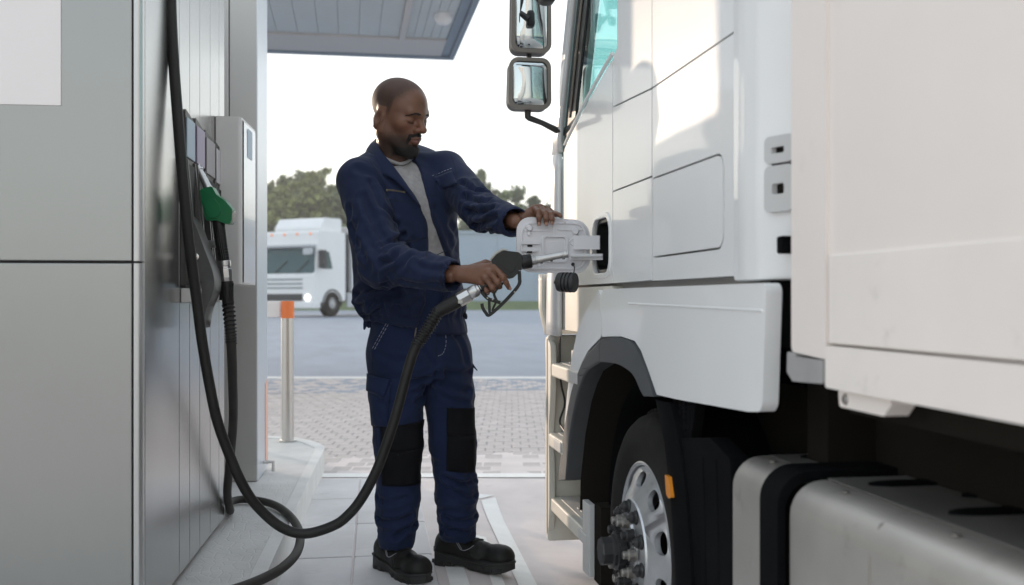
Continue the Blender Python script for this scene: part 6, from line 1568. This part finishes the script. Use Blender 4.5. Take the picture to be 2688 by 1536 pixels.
# ---------------- the hose in use
H1 = [(-.52, 3.065, 2.45), (-.517, 3.07, 2.15), (-.5139, 3.0712, 1.8739), (-.5058, 3.0699, 1.6977), (-.4931, 3.0679, 1.5216), (-.4791, 3.0656, 1.3454), (-.4649, 3.0836, 1.1704), (-.446, 3.1109, .993), (-.4321, 3.1188, .8731), (-.4134, 3.1259, .7525), (-.3909, 3.1324, .6371), (-.3575, 3.1473, .5315), (-.3202, 3.1514, .441), (-.2763, 3.1645, .3675), (-.205, 3.1733, .2992), (-.1324, 3.1717, .2771), (-.0469, 3.168, .2996), (-.0004, 3.1656, .3333), (.039, 3.1643, .3821), (.0822, 3.1624, .4622), (.1132, 3.1624, .5426), (.1418, 3.1629, .6295), (.1655, 3.1641, .7167), (.1856, 3.1659, .7916), (.2083, 3.1673, .8542), (.2413, 3.1721, .9017)]
sl_end = Matrix.Rotation(-R(9.175), 4, 'Z') @ (sw0 + swd * .15) + Vector(nz.location)
hz = MB().tube(spline(H1 + [tuple(sl_end)], 6), .0158, 18).build('fuel_hose', M['rubber'])
hz.data.name = 'fuel_hose'; tag(hz, 'black rubber hose swooping down from the dispenser top to the held nozzle', 'hose', 'black fuel hoses')
coil([H1[-2], H1[-1], tuple(sl_end)], .0172, .0195, 13, .0028, 'coil_guard', hz, M['rubber'])
# ---------------- green nozzle resting in its holster
gn = empty('green_nozzle', (-.4257, 3.4115, 1.2944), -R(9.175)); gn.scale = (.94, .94, .94); tag(gn, 'green fuel nozzle resting in the dispenser holster', 'fuel nozzle')
go = [(-.0516, .065), (-.0358, .0719), (-.0112, .0759), (.0045, .0473), (.0331, .0276), (.0587, -.0019), (.0577, -.0374), (.0503, -.0546), (.0331, -.0531), (.006, -.0413), (-.0299, -.0433), (-.0373, -.0226), (-.0417, .002), (-.0477, .0217)]
MB().py(rounded(go, [.006, .004, .006, .012, .014, .008, .006, .006, .008, .008, .006, .006, .006, .006], 4), -.024, .024).build('body', M['green'], gn, bevel=.013, seg=4)
MB().py(rounded([(-.036, .020), (-.004, .036), (.016, .012), (.020, -.018), (.008, -.032), (-.022, -.034), (-.032, -.010)], .010, 4), -.0285, .0285).build('cheek', M['green'], gn, bevel=.009, seg=3)
MB().lathe([(.0215, 0), (.0225, .003), (.018, .007), (0, .008)], (.0545, 0, -.0285), (.97, 0, -.22), 22).build('end_cap', M['noz_edge'], gn)
gs = spline([(-.0299, 0, .0685), (-.0506, .004, .1103), (-.0703, .010, .1448), (-.0801, .016, .1669), (-.086, .02, .1802)], 5)
MB().tube(gs, [.0145 - .006 * i / (len(gs) - 1) for i in range(len(gs))], 18).build('spout', M['spout'], gn)
for p_, q_ in (((-.0315, 0, .0715), (-.4, 0, .9)), ((-.0665, .009, .138), (-.4, .05, .9))):
    b = MB(); b.lathe([(.0120, -.003), (.0162, -.002), (.0162, .003), (.0120, .004)], p_, q_, 18); b.build('spout_ring', M['steel_hex'], gn)
gg = [(.0035, -.0374), (.0109, -.0866), (.0183, -.1358), (.0262, -.1801)]
P_ = spline(XZ(gg), 9); b = MB(); b.tube(P_, [.0215 + .0012 * (i % 2) - .004 * i / len(P_) for i in range(len(P_))], 18); b.build('grip', M['noz_black'], gn, smooth=25)
b = MB()
for i in range(5): b.tube([(x - .016 + .006 * i, -.0195 + .0012 * abs(i - 2), z) for x, z in gg], .0022, 6)
b.build('grip_rib', M['noz_black'], gn)
gd = Vector((.0311 - .0242, 0, -.2539 + .1801)).normalized(); g0 = Vector((.0250, 0, -.1800))
MB().lathe([(.0205, 0), (.0222, .002), (.0222, .018), (.0205, .020)], g0, gd, 10).build('swivel_nut', M['steel_hex'], gn, bevel=.001, smooth=20)
MB().lathe([(.0205, .020), (.0205, .028), (.0235, .030), (.0235, .060), (.0220, .062), (.0200, .074)], g0, gd, 8).build('swivel_nut', M['steel_hex'], gn, bevel=.001, smooth=20)
MB().lathe([(.0235, .073), (.0245, .078), (.0225, .112), (.0205, .145), (.0190, .158)], g0, gd, 26).build('hose_sleeve', M['rubber'], gn)
for k in range(5):
    a = k * 1.25; b = MB(); b.box(-.0025, .0025, -.001, .0015, -.03, .03); q = b.build('sleeve_rib', M['noz_black'], gn); q.location = g0 + gd * .108 + Vector((math.sin(a) * .0225, -abs(math.cos(a)) * .0225, 0)); q.rotation_euler = (0, .05, 0)
# latch bracket of the holster near the grip
MB().box(-.045, .0, -.012, .012, -.135, -.110).build('latch_plate', M['steel_hex'], gn, bevel=.003)
b = MB(); b.tube([(-.035, -.010, -.115), (-.045, -.010, -.090), (-.055, -.010, -.065)], .003, 6); b.build('trigger_guard', M['noz_black'], gn)
b = MB(); b.tube([(-.038, -.010, -.14), (-.045, -.010, -.175), (-.060, -.010, -.205)], .0035, 6); b.build('trigger_guard', M['spout'], gn)
gr = Matrix.Rotation(-R(9.175), 4, 'Z')
g_end = gr @ ((g0 + gd * .150) * .94) + Vector(gn.location)
H2 = [tuple(g_end), (-.3775, 3.384, .855), (-.3880, 3.52, .715), (-.4079, 3.7125, .5616), (-.4332, 3.8382, .3989), (-.4560, 3.9556, .2687), (-.4600, 4.065, .180), (-.4720, 4.20, .150), (-.4931, 4.36, .147), (-.4500, 4.425, .147), (-.3655, 4.375, .147), (-.291, 4.2543, .147), (-.2277, 4.0496, .147), (-.1863, 3.832, .147), (-.17, 3.6396, .146), (-.1765, 3.4418, .146), (-.2112, 3.2693, .147), (-.2581, 3.1607, .147), (-.3147, 3.0742, .147), (-.40, 2.98, .147), (-.47, 2.90, .147), (-.53, 2.70, .147), (-.56, 2.4, .147)]
h2 = MB().tube(spline(H2, 6), .0158, 18).build('fuel_hose', M['rubber_grey']); tag(h2, 'dusty black hose from the green nozzle, lying in a loop on the island', 'hose', 'black fuel hoses')
coil([tuple(g_end), (-.380, 3.384, .91), (-.3775, 3.384, .855)], .0190, .0172, 11, .0028, 'coil_guard', h2, M['rubber'])
# ================================================================== AIR
hm = bpy.data.materials.new('thin haze'); hm.use_nodes = True
_n = hm.node_tree.nodes; _n.clear(); _o = _n.new('ShaderNodeOutputMaterial'); _v = _n.new('ShaderNodeVolumePrincipled')
_v.inputs['Color'].default_value = (.95, .96, 1, 1); _v.inputs['Density'].default_value = .0010; _v.inputs['Anisotropy'].default_value = .3
hm.node_tree.links.new(_v.outputs[0], _o.inputs['Volume'])
o = MB().box(-265, 265, -65, 265, -1.2, 26).build('haze', hm); o['kind'] = 'stuff'
